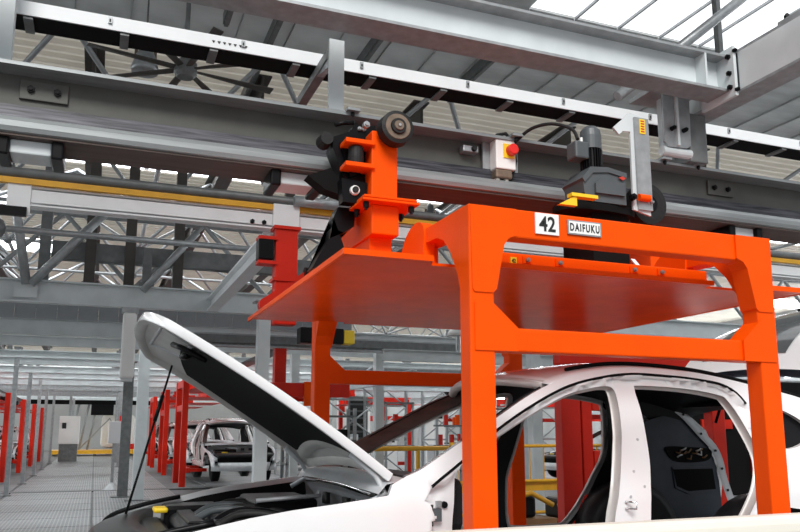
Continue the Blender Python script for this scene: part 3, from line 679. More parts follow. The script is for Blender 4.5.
    MB().grid([nose(.0, 1.04, .20), nose(.0, 1.085, .20), nose(.04, 1.11, .20, .735), nose(.15, 1.135, .16, .71), nose(.24, 1.135, .14, .69), nose(.24, 1.05, .14, .69)]).build('slam_panel', 'black', t)
    MB().grid([nose(-.02, .72, .22, .78), nose(-.05, .80, .22, .78), nose(-.03, .88, .22, .78), nose(.03, .92, .2, .76)]).build('bumper_beam', 'inner_metal', t)
    MB().grid([nose(.06, .90, .18, .72), nose(.05, 1.05, .18, .72)]).build('grille_frame', 'matte_black', t)
    for s in (-1, 1):
        lp = smooth_poly([(.18, .92), (.14, 1.0), (.2, 1.08), (.38, 1.13), (.44, 1.05), (.32, .93)], 4, True)
        MB().prism(lp, 'y', 4.35+s*.69-.05, 4.35+s*.69+.05).build('lamp_pocket', 'inner_metal', t)
        MB().tube(smooth_poly([(.05, 4.35+s*.62, 1.02), (.12, 4.35+s*.70, 1.10), (.30, 4.35+s*.73, 1.155), (.52, 4.35+s*.75, 1.195)], 4), .014, 8).build('wing_bracket', 'black', t)
    # ---- raised hood
    c0, s0 = math.cos(R(33)), math.sin(R(33))
    def hp(s, tt, n):   # s along hood from hinge, tt across, n outward normal
        b = .05*(1-(tt/.76)**2)+.035*(1-((s-.65)/.75)**2)
        n = n+b
        return (1.36-s*c0+n*s0*.9, 4.35+tt, 1.385+s*s0+n*c0)
    def smax(tt): return 1.28+.14*(1-(abs(tt)/.76)**2.8)
    S = [i/16 for i in range(17)]; T = [-.76+1.52*i/20 for i in range(21)]
    ho = MB().grid([[hp(smax(tt)*s, tt, 0) for tt in T] for s in S]).build('hood', 'white_paint', t)
    # folded edge all round
    rim = [(0.0, tt) for tt in T]+[(smax(.76)*s, .76) for s in S[1:]]+[(smax(tt), tt) for tt in T[::-1][1:]]+[(smax(.76)*s, -.76) for s in S[::-1][1:]]
    def inset(p, d): s, tt = p; return (max(d, min(s, smax(tt)-d)) if s > .01 else d, max(-.76+d, min(.76-d, tt)))
    MB().grid([[hp(s, tt, 0) for s, tt in rim], [hp(s, tt, -.040) for s, tt in rim], [hp(*inset(p, .006), -.046) for p in rim]]).build('hood_edge', 'white_paint', ho)
    MB().grid([[hp(*inset(p, .006), -.046) for p in rim], [hp(*inset(p, .045), -.048) for p in rim], [hp(*inset(p, .06), -.022) for p in rim]]).build('hood_flange', 'primer', ho)
    MB().grid([[hp(.05+s*(smax(tt)-.10), tt, -.024) for tt in [q*.93 for q in T]] for s in S]).build('hood_inner', 'primer', ho)
    pt = [-.71+1.32*i/14 for i in range(15)]
    MB().grid([[hp(.17+s*(smax(tt)-.44-.10*abs(tt)), tt, -.040-.010*math.sin(math.pi*min(1, max(0, s)))) for tt in pt] for s in S]).build('insulation_pad', 'matte_black', ho)
    # pressed ribs round the latch
    for a, b, c_, d in ((-.30, 1.12, .30, 1.12), (-.30, 1.12, -.42, 1.30), (.30, 1.12, .42, 1.30), (-.42, 1.30, .42, 1.30)):
        MB().tube([hp(b+(d-b)*k/6, a+(c_-a)*k/6, -.026) for k in range(7)], .010, 6).build('pressed_rib', 'inner_metal', ho)
    MB().tube([hp(1.10, -.10, -.05), hp(1.12, -.02, -.07), hp(1.10, .06, -.05)], .02, 8).build('hood_latch', 'black', ho)
    MB().tube([hp(1.02, -.28, -.05), hp(1.16, -.22, -.055), hp(1.20, -.10, -.05)], .016, 8).build('latch_lever', 'black', ho)
    # curved hinge-side pressing
    MB().grid([[hp(.06+.10*k+.10*(1-(tt/.64)**2), tt, -.035-.02*math.sin(math.pi*k)) for tt in [q*.82 for q in T]] for k in (0, .3, .6, 1)]).build('hinge_pressing', 'primer', ho)
    for s in (-1, 1):
        MB().tube([hp(.22, s*.70, -.05), hp(.06, s*.72, -.06), (1.33, 4.35+s*.74, 1.30), (1.22, 4.35+s*.74, 1.24)], .016, 8).build('hood_hinge', 'inner_metal', ho)
    a = Vector(hp(1.12, .60, -.04)); b = Vector((.19, 4.70, 1.14))
    pr = MB().tube([a, a.lerp(b, .25)], .007, 8).tube([a.lerp(b, .22), a.lerp(b, .4)], .012, 8).tube([a.lerp(b, .38), b], .0075, 8).build('prop_rod', 'black', t)
    # ---- raised tailgate
    tg = smooth_poly([(4.30, 1.99), (4.42, 2.14), (4.60, 2.29), (4.85, 2.41), (5.2, 2.50), (5.62, 2.55)], 4)
    U = [-.60+1.2*i/12 for i in range(13)]
    def gate(dn, k=1.0): return [[(x+dn*.3, 4.35+u*k*(1-.10*(j/len(tg))), z+.04*(1-(u/.6)**2)-dn) for u in U] for j, (x, z) in enumerate(tg)]
    g = MB().grid(gate(0)).build('tailgate', 'white_paint', t)
    MB().grid(gate(.05, .93)).build('tailgate_inner', 'trim_blue', g)
    for s in (-1, 1):
        A = [r_[0 if s < 0 else -1] for r_ in gate(0)]; B = [r_[0 if s < 0 else -1] for r_ in gate(.05, .93)]
        MB().strip(A, B).build('tailgate_flange', 'white_paint', g)
        MB().tube([(4.62, 4.35+s*.55, 1.66), (4.92, 4.35+s*.52, 2.36)], .012, 8).build('gas_strut', 'black', g)
    gl = [[p for k, p in enumerate(r_) if 2 <= k <= 10] for j, r_ in enumerate(gate(-.006)) if 3 <= j <= 16]
    MB().grid(gl).build('rear_glass', 'glass_grey', g)
    MB().tube([(p[0], p[1], p[2]+.01) for p in gl[-1][2:7]], .012, 8).build('rear_wiper', 'black', g)
    MB().strip(gate(0)[-1], gate(.05, .93)[-1]).build('tailgate_flange', 'white_paint', g)
    MB().tube([(5.2, 4.7, 2.42), (5.4, 4.6, 2.42), (5.5, 4.4, 2.44)], .03, 8).build('tailgate_latch', 'black', g)
    return t
car = build_car((2.4, 4.35, .78), 'white car body with raised hood and tailgate in the orange carrier')

# ------------------------------------------------------------------ cream guard rail in front of the car
gr = thing('guard_rail', (2.6, 2.6, 0), 'cream rounded guard rail standing before the car doors', 'guard rail')
MB().prism(smooth_poly([(2.55, 1.15), (2.55, 1.21), (2.575, 1.243), (2.63, 1.243), (2.655, 1.21), (2.655, 1.15), (2.63, 1.12), (2.575, 1.12)], 2, True), 'x', .2, 6.5).build('top_rail', 'cream', gr)
for x in (.4, 2.4, 4.4, 6.3): box('upright', 'cream', gr, x, x+.07, 2.57, 2.64, 0, 1.14)

# ------------------------------------------------------------------ second track behind, with the yellow strip
r2 = thing('yellow_striped_track', (3, 7.05, 3.47), 'pale track beam topped by a yellow strip and dark pipe behind the orange carrier', 'rail')
MB().box(-.62, 14, 6.99, 7.12, 3.47, 3.485).box(-.62, 14, 6.99, 7.12, 3.625, 3.64).box(-.62, 14, 7.04, 7.06, 3.485, 3.625).box(-.62, 14, 6.99, 7.0, 3.50, 3.61).build('beam', 'steel_white', r2)
MB().box(-6, 14, 6.95, 7.0, 3.645, 3.695).build('yellow_strip', 'yellow', r2)
MB().tube([(-6, 6.97, 3.745), (14, 6.97, 3.745)], .042, 12).build('conductor_pipe', 'galv_dark', r2)
MB().tube([(1.62, 6.90, 3.735), (2.05, 6.90, 3.735)], .05, 12).build('pipe_sleeve', 'galv', r2)
p_ = box('end_bracket', 'steel_white', r2, -.80, -.62, 6.97, 7.0, 3.38, 3.66); box('bracket_clamp', 'black', p_, -.86, -.64, 6.93, 6.97, 3.36, 3.44)
p_ = box('hanger_plate', 'steel_white', r2, 1.435, 1.685, 6.93, 6.99, 3.48, 3.70, c=.004)
for x in (1.25, 1.36): bolt(r2, (x, 6.98, 3.52), .022, .02)
# red trolley arm hanging from it
ta = thing('trolley_arm', (1.55, 6.95, 2.5), 'red trolley arm with black block and yellow bumper under the white plate', 'trolley')
box('column', 'red', ta, 1.45, 1.66, 6.86, 7.0, 2.55, 3.47, c=.01)
for z in (3.44, 2.95): box('flange', 'red', ta, 1.43, 1.68, 6.84, 7.02, z, z+.03)
b_ = box('guide_block', 'black', ta, 1.29, 1.43, 6.84, 6.98, 3.14, 3.33, c=.01)
for z in (3.10, 3.33): box('block_lug', 'red', ta, 1.29, 1.47, 6.84, 6.98, z, z+.03)
MB().poly([(1.35, 6.85, 2.78), (1.42, 6.85, 2.70), (1.76, 6.85, 2.98), (1.72, 6.85, 3.05), (1.35, 6.90, 2.78), (1.42, 6.90, 2.70), (1.76, 6.90, 2.98), (1.72, 6.90, 3.05)], [(0,1,2,3),(4,7,6,5),(0,4,5,1),(1,5,6,2),(2,6,7,3),(3,7,4,0)]).build('brace', 'red', ta)
MB().lathe((1.38, 6.83, 2.72), 'y', [(0, .07), (.1, .07)], 16).build('roller', 'red', ta)
MB().tube([(1.78, 6.84, 3.02), (1.98, 6.84, 3.02)], .045, 14).build('bumper', 'yellow', ta)
for x in (1.72, 2.0): MB().lathe((x, 6.84, 3.02), 'x', [(0, .07), (.05, .07)], 16).build('bumper_disc', 'black', ta)
box('lower_bar', 'red', ta, 1.66, 2.6, 6.88, 6.98, 2.72, 2.95, c=.008)

def beam(name, mb, m, label, cat='beam', group=None): return tag(mb.build(name, m), label, cat, group)
ib = lambda *a: MB().ibeam_x(*a)
beam('link_beam', MB().ibeam_y(7.14, 11.2, 1.46, 3.28, 3.47, .15, .02, .02), 'steel_white', 'pale beam running back from the yellow-striped track to a cross beam')
cb = thing('steel_column', (1.98, 10, 0), 'pale blue-grey column standing behind the raised hood', 'column')
box('shaft', 'steel_paint', cb, 1.9, 2.06, 9.93, 10.08, .015, 3.26, c=.006); box('base_plate', 'galv_dark', cb, 1.82, 2.14, 9.85, 10.16, 0, .015); box('head_plate', 'galv', cb, 1.85, 2.11, 9.88, 10.13, 3.26, 3.275)
lab = {11: 'light blue-grey cross beam with patched plate, lowest over the aisle entrance', 14.5: 'grey cross beam below the ribbed metal fascia'}
for yy, z0, z1 in ((11.2, 3.275, 3.58), (14.5, 3.22, 3.5), (17.2, 3.3, 3.5), (20, 3.28, 3.46), (22.5, 3.32, 3.5), (25.5, 3.3, 3.5), (29, 3.35, 3.55), (33, 3.35, 3.6), (38, 3.4, 3.65), (45, 3.4, 3.7)):
    t = thing('cross_beam', (2, yy, z0), lab.get(int(yy*2)/2 if yy != 11.2 else 11, 'grey steel cross beam spanning the aisle further back'), 'beam', None if yy < 15 else 'cross beams over the aisle')
    MB().ibeam_x(-12, 22, yy, z0, z1, .16, .02, .016).build('beam', 'steel_paint' if yy < 12 else random.choice(['steel_paint', 'galv']), t)
    for x in (-2.2, .55, 3.9, 8.0): 
        h_ = box('drop_hanger', 'galv_dark', t, x-.06, x+.06, yy-.05, yy+.05, z1, z1+.55)
        box('clamp', 'galv_dark', h_, x-.1, x+.1, yy-.1, yy+.1, z1, z1+.05)
    if yy == 11.2:
        box('patch_plate', 'steel_paint', t, -1.1, -.82, 11.11, 11.122, 3.33, 3.53)
# ribbed fascia
fs = thing('ribbed_fascia', (-3, 13, 3.3), 'grey ribbed metal fascia hanging over the aisle', 'panel')
fm_ = MB().box(-.145, .145, -.012, .012, 0, .5).prism([(-.15, -.02), (-.13, -.02), (-.13, .012), (-.15, .012)], 'z', 0, .5).mesh('fascia_sheet', 'fascia')
for i in range(46): piece('fascia_sheet', fm_, fs, (-9.5+i*.3, 13, 3.3))
# lattice truss and pipes behind the second track
lt_ = thing('lattice_truss', (0, 12, 3.6), 'open lattice truss of grey pipes with slanting diagonals behind the cross beam', 'truss')
for z in (3.68, 4.75): MB().tube([(-12, 12, z), (20, 12, z)], .05, 8).build('chord', 'galv', lt_)
for i in range(16):
    x = -11.6+i*2
    for a, b in (((x, 12, 3.68), (x+1, 12, 4.75)), ((x+1, 12, 4.75), (x+2, 12, 3.68))):
        a, b = Vector(a), Vector(b); piece('diagonal', cyl, lt_, (a+b)/2, (b-a).to_track_quat('Z', 'Y').to_euler(), (.035, .035, (b-a).length))
beam('round_pipe', MB().tube([(-6, 9.8, 3.92), (1.9, 9.8, 3.92)], .04, 10), 'galv', 'long grey pipe running behind the yellow-striped track', 'pipe')
beam('slanting_pipe', MB().tube([(-.9, 11.04, 3.5), (.0, 11.04, 4.6)], .06, 10), 'galv', 'thick slanting grey pipe rising above the blue-grey cross beam', 'pipe', 'slanting pipes')
beam('slanting_pipe', MB().tube([(-1.3, 11.04, 5.3), (-.95, 11.04, 3.5)], .06, 10), 'galv', 'thick slanting grey pipe rising above the blue-grey cross beam', 'pipe', 'slanting pipes')
beam('slanting_pipe', MB().tube([(.5, 11.05, 3.5), (1.2, 11.05, 4.4)], .05, 10), 'galv', 'thick slanting grey pipe rising above the blue-grey cross beam', 'pipe', 'slanting pipes')
beam('dark_duct', MB().box(-.7, 6, 11.42, 11.6, 3.95, 4.2), 'galv_dark', 'flat dark duct lying behind the lattice pipes', 'duct')
for x in (-.78, -.2, .32, .98, 2.6, 4.2):
    beam('drop_post', MB().box(x-.07, x+.07, 11.3, 11.42, 3.58, 6.0), 'dark_girder' if x != -.78 else 'galv_dark', 'dark square post dropping from the space frame to the cross beam', 'post', 'drop posts')
nj = beam('pipe_joint', MB().lathe((-1.25, 9.8, 3.8), 'z', [(0, .05), (.03, .12), (.12, .16), (.21, .12), (.24, .05)], 14, True), 'galv_dark', 'grey ball joint where pipes meet by the aisle', 'joint')

# ------------------------------------------------------------------ aisle posts
def pole(x, y, h, r, label, group, m='galv', name='aisle_pole'):
    t = thing(name, (x, y, 0), label, 'pole', group)
    MB().box(x-r, x+r, y-r, y+r, .02, h).build('shaft', m, t); MB().box(x-2.2*r, x+2.2*r, y-2.2*r, y+2.2*r, 0, .02).build('foot', 'galv_dark', t); MB().box(x-1.5*r, x+1.5*r, y-1.5*r, y+1.5*r, h, h+.05).build('cap', 'galv_dark', t)
    return t
for n, y in enumerate((41.8, 35.6, 31.2, 26.5, 21.84)): pole(-1.95, y, 3.66 if y != 41.8 else 3.6, .055, 'thin grey aisle pole, %s from the white cabinet' % ('first', 'second', 'third', 'fourth', 'fifth')[n], 'thin poles of the aisle row')
for y in (46, 52): pole(-1.3, y, 3.6, .07, 'grey pole flanking the far end of the aisle', 'poles at the far aisle end')
for x, y in ((1.02, 32.4), (1.05, 37.3), (1.1, 43), (1.1, 48)): pole(x, y, 3.6, .055, 'slim grey pole between the aisle and the taller red carriers', 'slim poles of the aisle row')
t = pole(1.02, 19.5, 3.72, .13, 'broad pale grey post crossing behind the hood prop rod', None, 'steel_paint', 'steel_post')
t = pole(.72, 20.6, 3.3, .12, 'dark grey post beside the grey control box', None, 'galv_dark', 'steel_post')
cdp = thing('cable_drop', (.36, 11.2, 2.26), 'white cable duct hanging from the blue-grey cross beam beside the raised hood', 'cable duct')
box('duct', 'label_white', cdp, .27, .45, 11.1, 11.3, 2.30, 3.2, c=.03); box('end_collar', 'box_grey', cdp, .285, .435, 11.115, 11.285, 2.26, 2.30); box('top_bracket', 'galv', cdp, .25, .47, 11.12, 11.28, 3.2, 3.275)
t = thing('control_stand', (.50, 23.0, 0), 'grey control box on a slim stand by the aisle', 'control box')
box('enclosure', 'box_grey', t, .36, .82, 22.9, 23.1, 1.25, 1.85, c=.02); box('post', 'galv', t, .48, .56, 22.96, 23.04, .02, 1.25); MB().lathe((.52, 23, 0), 'z', [(0, .24), (.03, .22), (.2, .05)], 14).build('foot', 'galv', t)
box('lamp_red', 'switch_red', t, .62, .74, 22.96, 23.04, 1.85, 2.0); box('lamp_green', 'fascia', t, .62, .74, 22.96, 23.04, 2.0, 2.1)

# ------------------------------------------------------------------ red carriers and bare car bodies in the rows
FAR = set()
def red_carrier(h=2.75):
    t = thing('overhead_carrier', (0, 0, .05), '', 'carrier')
    for sy in (-1, 1):
        y = sy*1.30; n0 = set(bpy.data.objects)
        for x in (-.83, .83): MB().cbox(x-.10, x+.10, y-.075, y+.075, .05, h, .01).build('post', 'red', t)
        box('top_beam', 'red', t, -.83, .83, y-.06, y+.06, h-.18, h-.005); box('cross_beam', 'red', t, -.83, .83, y-.055, y+.055, 1.95, 2.1)
        box('sill_beam', 'red', t, -1.0, 1.0, y-.05-sy*.13, y+.05-sy*.13, .4, .52)
        for x in (-.83, .83): box('support_arm', 'red', t, x-.06, x+.06, *sorted((y-sy*.05, y-sy*.6)), .42, .50)
        if sy > 0: FAR.update(set(bpy.data.objects)-n0)
    box('drip_pan', 'red', t, -1.39, 1.39, -1.15, 1.15, 2.5, 2.52)
    box('spine_beam', 'red', t, -1.1, 1.1, -.1, .1, 2.53, 2.72); box('transom', 'red', t, -1.05, -.89, -.5, .4, 2.72, 2.9)
    box('column', 'red', t, -1.05, -.89, -.45, -.25, 2.9, 3.045); box('trolley', 'black', t, -1.25, -.95, -.2, .12, 2.8, 3.045)
    return t
proto = red_carrier()
first = True
def place(x, y, rz, label, group, withcar, clabel=None, cgroup=None, flip=0, dz=0, onesided=False):
    global first
    o = proto if first else copy_tree(proto); first = False
    o.location = (x, y, .05+dz); o.rotation_euler = (0, 0, R(rz)); o['label'] = label
    if group: o['group'] = group
    elif 'group' in o: del o['group']
    if onesided:
        keep = {p.data for p in FAR}
        for ch in kids(o):
            if ch.data in keep: bpy.data.objects.remove(ch)
    if withcar:
        c = copy_tree(car, None, ('hood', 'prop_rod', 'tailgate', 'harness_clip', 'hose', 'cover_rib', 'hole_plug'))
        c.location = (x, y, .55+dz); c.rotation_euler = (0, 0, R(rz+flip)); c['label'] = clabel; c['group'] = cgroup
sb = thing('spreader_bar', (2.95, 13.6, 2.1), 'red spreader bar hanging empty behind the pale blue-grey column', 'spreader bar')
for yy in (12.6, 14.6): box('bar', 'red', sb, 2.1, 4.0, yy, yy+.12, 2.15, 2.38, c=.01)
for xx in (2.3, 3.6): box('cross_piece', 'red', sb, xx, xx+.12, 12.72, 14.6, 2.2, 2.35)
box('stem', 'red', sb, 2.9, 3.1, 13.5, 13.7, 2.35, 3.045); box('stem_plate', 'red', sb, 2.42, 3.6, 13.45, 13.75, 2.3, 2.36)
for xx in (2.2, 3.2): box('hook_plate', 'orange', sb, xx, xx+.3, 12.56, 12.6, 2.0, 2.4)
ORD = ('first', 'second', 'third', 'fourth', 'fifth')
for n, y in enumerate((44.4, 38.8, 33.2, 27.6)): place(-3.85, y, 90, 'red carrier behind the thin aisle poles, %s from the white cabinet' % ORD[n], 'red carriers behind the thin poles', True, 'bare white car behind the thin aisle poles, %s from the white cabinet' % ORD[n], 'bare cars behind the thin poles')
for n, y in enumerate((21.4, 26.9, 32.4, 38)): place(3.42, y, -90, 'red carrier holding a bare car, %s in the row from the pale grey post' % ORD[n], 'red carriers beside the pale post', True, 'bare white car in a red carrier, %s in the row from the pale grey post' % ORD[n], 'bare cars beside the pale post', 180, .15, True)
for x, y in ((14.6, 19.5), (19.8, 19.5)): place(x, y, 0, 'red carrier with a bare car deep inside the hall beyond the yellow fence', 'red carriers deep in the hall', True, 'bare white car body deep inside the hall', 'bare cars deep in the hall')
for x, y in ((9.5, 27), (13.6, 27), (17.8, 27), (22, 27)): place(x, y, 0, 'red carrier hanging empty at the back of the hall', 'empty carriers at the back', False)
# upright red frame right behind the car
hf = thing('steel_portal', (4.8, 6.1, 0), 'tall red channel portal standing close behind the white car', 'portal')
for x0, x1, d in ((3.90, 4.10, 6.0), (4.13, 4.24, 6.02), (5.62, 5.78, 6.0)): box('post', 'red', hf, x0, x1, d, d+.12, 0, 2.2, c=.008)
box('top_beam', 'red', hf, 3.9, 5.78, 6.0, 6.12, 2.2, 2.33, c=.008); box('cross_beam', 'red', hf, 4.24, 5.62, 6.01, 6.1, 1.78, 1.88, c=.006); box('cross_beam', 'red', hf, 4.24, 5.62, 6.01, 6.1, 1.2, 1.42, c=.006)
# tracks over the rows
for x in (3.42, -3.85):
    t = thing('row_track', (x, 35, 3.02), 'grey overhead track above the row of %s' % ('cars facing the pale post' if x > 0 else 'carriers behind the thin poles'), 'rail')
    zt = 3.19 if x > 0 else 3.04
    MB().ibeam_y(15, 50, x, zt, 3.278, .2, .02, .03).build('beam', 'galv_dark', t); box('bus_bar', 'black', t, x-.13, x-.1, 15, 50, zt+.02, zt+.075)
for y in (13.6, 19.5, 27):
    t = thing('row_track', (10, y, 3.02), 'grey overhead track %s' % {13.6: 'above the empty carriers behind the column', 19.5: 'above the carriers beyond the yellow fence', 27: 'above the empty carriers at the back'}[y], 'rail')
    MB().ibeam_x(1.5 if y < 15 else 6, 26, y, 3.04, 3.27, .2, .03, .03).build('beam', 'galv', t); box('bus_bar', 'galv_dark', t, 1.5 if y < 15 else 6, 26, y-.13, y-.1, 3.1, 3.24)

# ------------------------------------------------------------------ middle distance
for x, y in ((5.45, 15.2), (4.1, 17), (7.0, 11.6), (9.8, 16.8), (8.3, 23), (12.3, 23), (16, 16.8), (6.1, 25), (10, 33), (15, 33)):
    t = thing('steel_column', (x, y, 0), 'pale steel column among the equipment behind the car', 'column', 'columns behind the car')
    box('shaft', 'steel_paint', t, x-.09, x+.09, y-.09, y+.09, .02, 3.3 if y < 30 else 5); box('base_plate', 'galv_dark', t, x-.18, x+.18, y-.18, y+.18, 0, .02)
for i, (x, y) in enumerate(((5.0, 17.6), (7.3, 21.6), (9.3, 22), (6.3, 29), (11.3, 25), (13.5, 22))):
    t = thing('braced_scaffold', (x, y, 0), 'grey scaffold bay with crossed braces behind the windscreen opening', 'scaffold', 'scaffold bays')
    for a in (0, 1.3): box('upright', 'galv', t, x+a, x+a+.07, y, y+.07, 0, 3.4)
    for z in (.3, 1.3, 2.3, 3.2): box('ledger', 'galv', t, x, x+1.37, y+.01, y+.05, z, z+.05)
    for z in (.35, 1.35, 2.3):
        for s in (0, 1): MB().tube([(x+.03+1.3*s, y, z), (x+1.33-1.3*s, y, z+.95)], .022, 6).build('brace', 'galv', t)
wp = thing('partition_panel', (6.2, 22, 0), 'white partition panel with a black louvre beside it', 'partition')
box('panel', 'label_white', wp, 5.7, 6.45, 22, 22.05, 0, 2.6); box('louvre_frame', 'galv_dark', wp, 6.95, 7.55, 22, 22.05, 0, 2.6)
for i in range(12): box('louvre_slat', 'ink', wp, 7.0, 7.5, 21.96, 22.0, .2+i*.2, .34+i*.2)
random.seed(21)
for i, (x, y, h_) in enumerate(((7.7, 24.5, 2.2), (8.8, 24.8, 1.6), (10.4, 24.4, 2.4), (14.4, 24.8, 1.8), (6.0, 20.6, 1.5), (9.0, 20.4, 1.2), (13.2, 24.3, 2.1), (5.2, 30, 2.0), (7.4, 31, 2.6))):
    t = thing('equipment_cabinet', (x, y, 0), 'pale equipment cabinet among the scaffolds behind the windscreen opening', 'cabinet', 'equipment cabinets behind the car')
    box('body', random.choice(['label_white', 'box_grey', 'steel_paint']), t, x, x+.8, y, y+.5, .1, h_, c=.01); box('plinth', 'galv_dark', t, x+.02, x+.78, y+.02, y+.48, 0, .1)
    for a in (.04, .42): box('door', 'label_white', t, x+a, x+a+.34, y-.015, y, .16, h_-.08)
    box('vent', 'ink', t, x+.5, x+.68, y-.02, y-.015, h_-.4, h_-.2)
for i, (x, y) in enumerate(((6.6, 17.9), (8.1, 18.2), (9.9, 21.5), (11.6, 21.8))):
    t = thing('tool_stand', (x, y, 0), 'slim tool stand hung with red and white fittings behind the car', 'stand', 'tool stands behind the car')
    for a in (0, .7): box('upright', 'galv', t, x+a, x+a+.05, y, y+.05, 0, 2.3)
    for z in (1.2, 1.7, 2.25): box('shelf', 'galv_dark', t, x, x+.75, y-.05, y+.2, z, z+.04)
    for k in range(4): box('fitting', random.choice(['red', 'orange', 'label_white']), t, x+.08+k*.16, x+.17+k*.16, y, y+.1, 1.74 if k % 2 else 1.24, 2.0 if k % 2 else 1.5)
# overhead runs in two directions
for y, z in ((9.4, 2.98), (12.6, 3.0), (16.3, 2.9), (18.6, 3.1), (21.2, 2.95)):
    o = beam('conveyor_beam', ib(5.0 if y > 15 else 4.6, 24, y, z-.2, z, .14, .016, .014), 'steel_paint', 'grey conveyor beam running among the columns behind the car', 'beam', 'conveyor beams behind the car')
for x, y0 in ((5.3, 12.9), (10.1, 12.9), (17.2, 12.9)):
    beam('cross_tie', MB().ibeam_y(y0, 25, x, 2.5, 2.68, .12, .016, .014), 'steel_paint', 'grey tie beam linking the conveyor beams behind the car', 'beam', 'tie beams behind the car')
bm_ = thing('hanging_drive', (3.15, 11.2, 2.9), 'black hanging drive unit with a yellow end cap', 'drive unit')
box('body', 'black', bm_, 2.75, 3.42, 11.08, 11.34, 2.88, 3.12, c=.02); box('end_cap', 'label_yellow', bm_, 3.42, 3.6, 11.1, 11.32, 2.89, 3.1, c=.02); box('hanger', 'galv_dark', bm_, 3.0, 3.1, 11.15, 11.25, 3.12, 3.275)
dl_ = thing('dome_lamp', (6.05, 12.6, 3.0), 'white dome lamp above the grey conveyor beam', 'lamp')
MB().lathe((6.05, 12.6, 3.3), 'z', [(0, .2), (.06, .19), (.14, .12), (.18, .04)], 16, True).build('dome', 'label_white', dl_); MB().lathe((6.05, 12.6, 3.0), 'z', [(0, .05), (.3, .05)], 10).build('stem', 'galv', dl_)
# yellow guard fence and platform beyond the car
fe_ = thing('yellow_fence', (7, 9, 0), 'yellow guard fence with rails and a platform edge beyond the car', 'fence')
for i in range(4): box('fence_post', 'yellow', fe_, 4.2+i*.8, 4.25+i*.8, 9.0, 9.05, 0, 1.45)
for z in (.55, .95, 1.4): MB().tube([(4.2, 9.02, z), (6.65, 9.02, z)], .022, 8).build('fence_rail', 'yellow', fe_)
for i in range(11): box('fence_wire', 'yellow', fe_, 4.3+i*.21, 4.312+i*.21, 9.02, 9.03, .95, 1.4)
MB().box(4.2, 6.65, 9.06, 9.12, .82, .95).build('platform_edge', 'yellow', fe_)
for i, (x, y, z) in enumerate(((4.5, 8.0, .55), (5.4, 8.1, .5))):
    t = thing('parts_dolly', (x, y, 0), 'brown and yellow parts dolly on the floor before the yellow fence', 'dolly', 'parts dollies before the fence')
    box('deck', 'brown', t, x-.4, x+.4, y-.3, y+.3, z, z+.08); box('frame', 'yellow', t, x-.42, x+.42, y-.32, y-.27, z-.08, z+.02)
    MB().tube([(x-.38, y-.25, z+.25), (x+.1, y-.25, z+.36), (x+.38, y-.25, z+.22)], .03, 8).build('handle', 'yellow', t)
    MB().cbox(x-.3, x+.2, y-.2, y+.2, z+.08, z+.32, .04).build('load', 'black', t)
    for a in (-.33, .33):
        for b in (-.22, .22): MB().lathe((x+a, y+b-.03, .1), 'y', [(0, .1), (.06, .1)], 14).build('wheel', 'rubber', t)
        box('leg', 'galv_dark', t, x+a-.03, x+a+.03, y-.25, y+.25, .18, z)
dk = thing('shade_backdrop', (8.2, 8.3, 0), 'black backdrop box with red panels, added for the shade behind the rear door opening', 'machine')  # backdrop added where interior and tailgate shadows darken the view
box('cabinet', 'matte_black', dk, 6.75, 10.2, 7.9, 8.7, 0, 2.25, c=.02)
for x, z, w_, h_ in ((7.2, 1.62, .5, .12), (7.95, 1.62, .55, .12), (7.2, 1.05, .18, .35), (7.98, 1.0, .5, .42), (8.9, 1.1, .5, .3)): box('panel', 'red', dk, x, x+w_, 7.87, 7.9, z, z+h_, c=.006)
for z in (.75, 1.9): box('ledge', 'galv', dk, 7.1, 9.4, 7.84, 7.9, z, z+.03)
t = thing('yellow_handrail', (5.5, 14.4, 0), 'yellow handrail glimpsed over the cowl of the car', 'handrail')
MB().tube([(4.6, 14.4, 1.25), (7.4, 14.4, 1.25)], .05, 8).build('rail', 'yellow', t)
for x in (4.7, 6, 7.3): box('post', 'yellow', t, x-.03, x+.03, 14.37, 14.43, 0, 1.25)
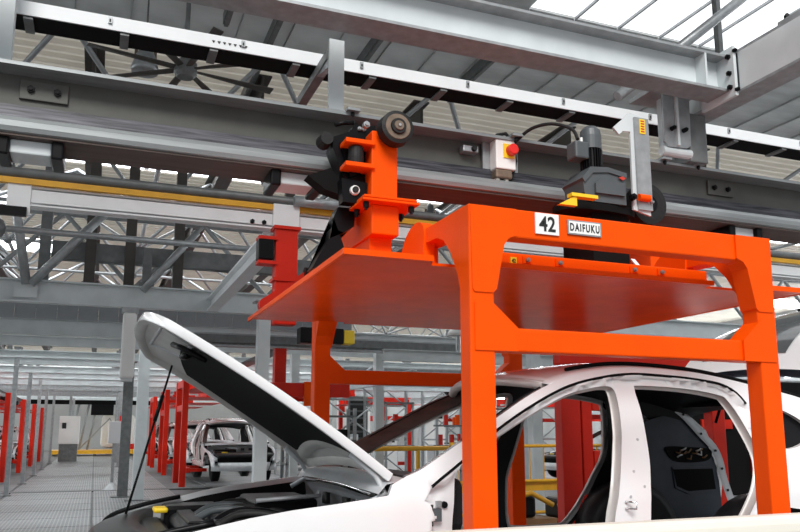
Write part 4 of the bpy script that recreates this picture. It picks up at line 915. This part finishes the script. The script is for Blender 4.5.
# shelving with boxes right of the aisle, in front of the first bare car
sh = thing('parts_rack', (4.6, 17.2, 0), 'grey parts rack with dark shelves behind the raised hood', 'rack')
for x in (3.95, 5.5): 
    for y in (17, 17.5): box('upright', 'galv', sh, x, x+.07, y, y+.07, 0, 2.1)
for z in (.35, .85, 1.35, 1.9): box('shelf', 'galv_dark', sh, 3.95, 5.57, 17, 17.57, z, z+.04)
random.seed(5)
for z in (.39, .89, 1.39):
    x = 4.05
    while x < 5.3:
        w_ = .18+.16*random.random()
        tag(MB().cbox(x, x+w_, 17.08, 17.45, z, z+.16+.12*random.random(), .015).build('parts_box', random.choice(['black', 'black', 'orange', 'label_white', 'motor_grey'])), 'small parts box on the grey rack behind the hood', 'box', 'boxes on the parts rack'); x += w_+.04

# ------------------------------------------------------------------ far end of the aisle
t = thing('white_cabinet', (-1.1, 45, 0), 'white control cabinet at the far end of the aisle', 'cabinet')
box('body', 'label_white', t, -1.75, -.75, 44.6, 45.2, .9, 2.35, c=.02); box('door', 'label_white', t, -1.7, -1.25, 44.57, 44.6, .95, 2.3); box('display', 'ink', t, -1.6, -1.4, 44.55, 44.57, 1.7, 2.0); box('plinth', 'galv_dark', t, -1.7, -.8, 44.7, 45.1, 0, .9)
t = thing('yellow_platform', (0, 55, 0), 'low yellow platform across the far end of the aisle', 'platform')
box('deck', 'yellow', t, -2.6, 2.6, 54, 57, .12, .35); 
for x in (-2.4, 0, 2.3): box('foot', 'galv_dark', t, x, x+.2, 54.2, 56.8, 0, .12)
t = thing('lifting_frame', (0, 56, .35), 'grey lifting frame with slanting legs on the yellow platform', 'frame')
for x in (-1.9, -1.5, -.9, -.4): MB().tube([(x, 55.6, .35), (x+.5, 55.6, 3.6)], .07, 8).build('leg', 'galv', t)
MB().tube([(-.9, 55.5, .4), (.9, 55.5, 2.4), (1.9, 55.5, .4)], .06, 8).build('brace', 'galv', t)
box('head_beam', 'matte_black', t, -4, 4, 55.4, 55.8, 3.3, 3.65); box('carriage', 'black', t, -.3, 1.1, 55.2, 55.6, 2.6, 3.3); box('motor', 'motor_grey', t, .5, .9, 55.1, 55.4, 3.65, 4.4)
t = thing('wrapped_machine', (1.2, 57.5, 0), 'pale bulky machine behind the lifting frame', 'machine')
MB().cbox(.4, 2.6, 57.3, 58.6, .4, 2.7, .3).build('body', 'label_white', t); box('base', 'red', t, 1.4, 2.9, 57.0, 58.6, 0, .7); box('mast', 'galv', t, 1.9, 2.1, 57.1, 57.3, .7, 4)
for i, (y, z) in enumerate(((49, 3.75), (53, 3.8), (58, 3.9), (63, 4.0))):
    beam('end_gantry', ib(-12, 14, y, z-.3, z, .2, .03, .03), 'steel_paint', 'pale gantry beam closing the far end of the aisle', 'beam', 'gantry beams at the far end')
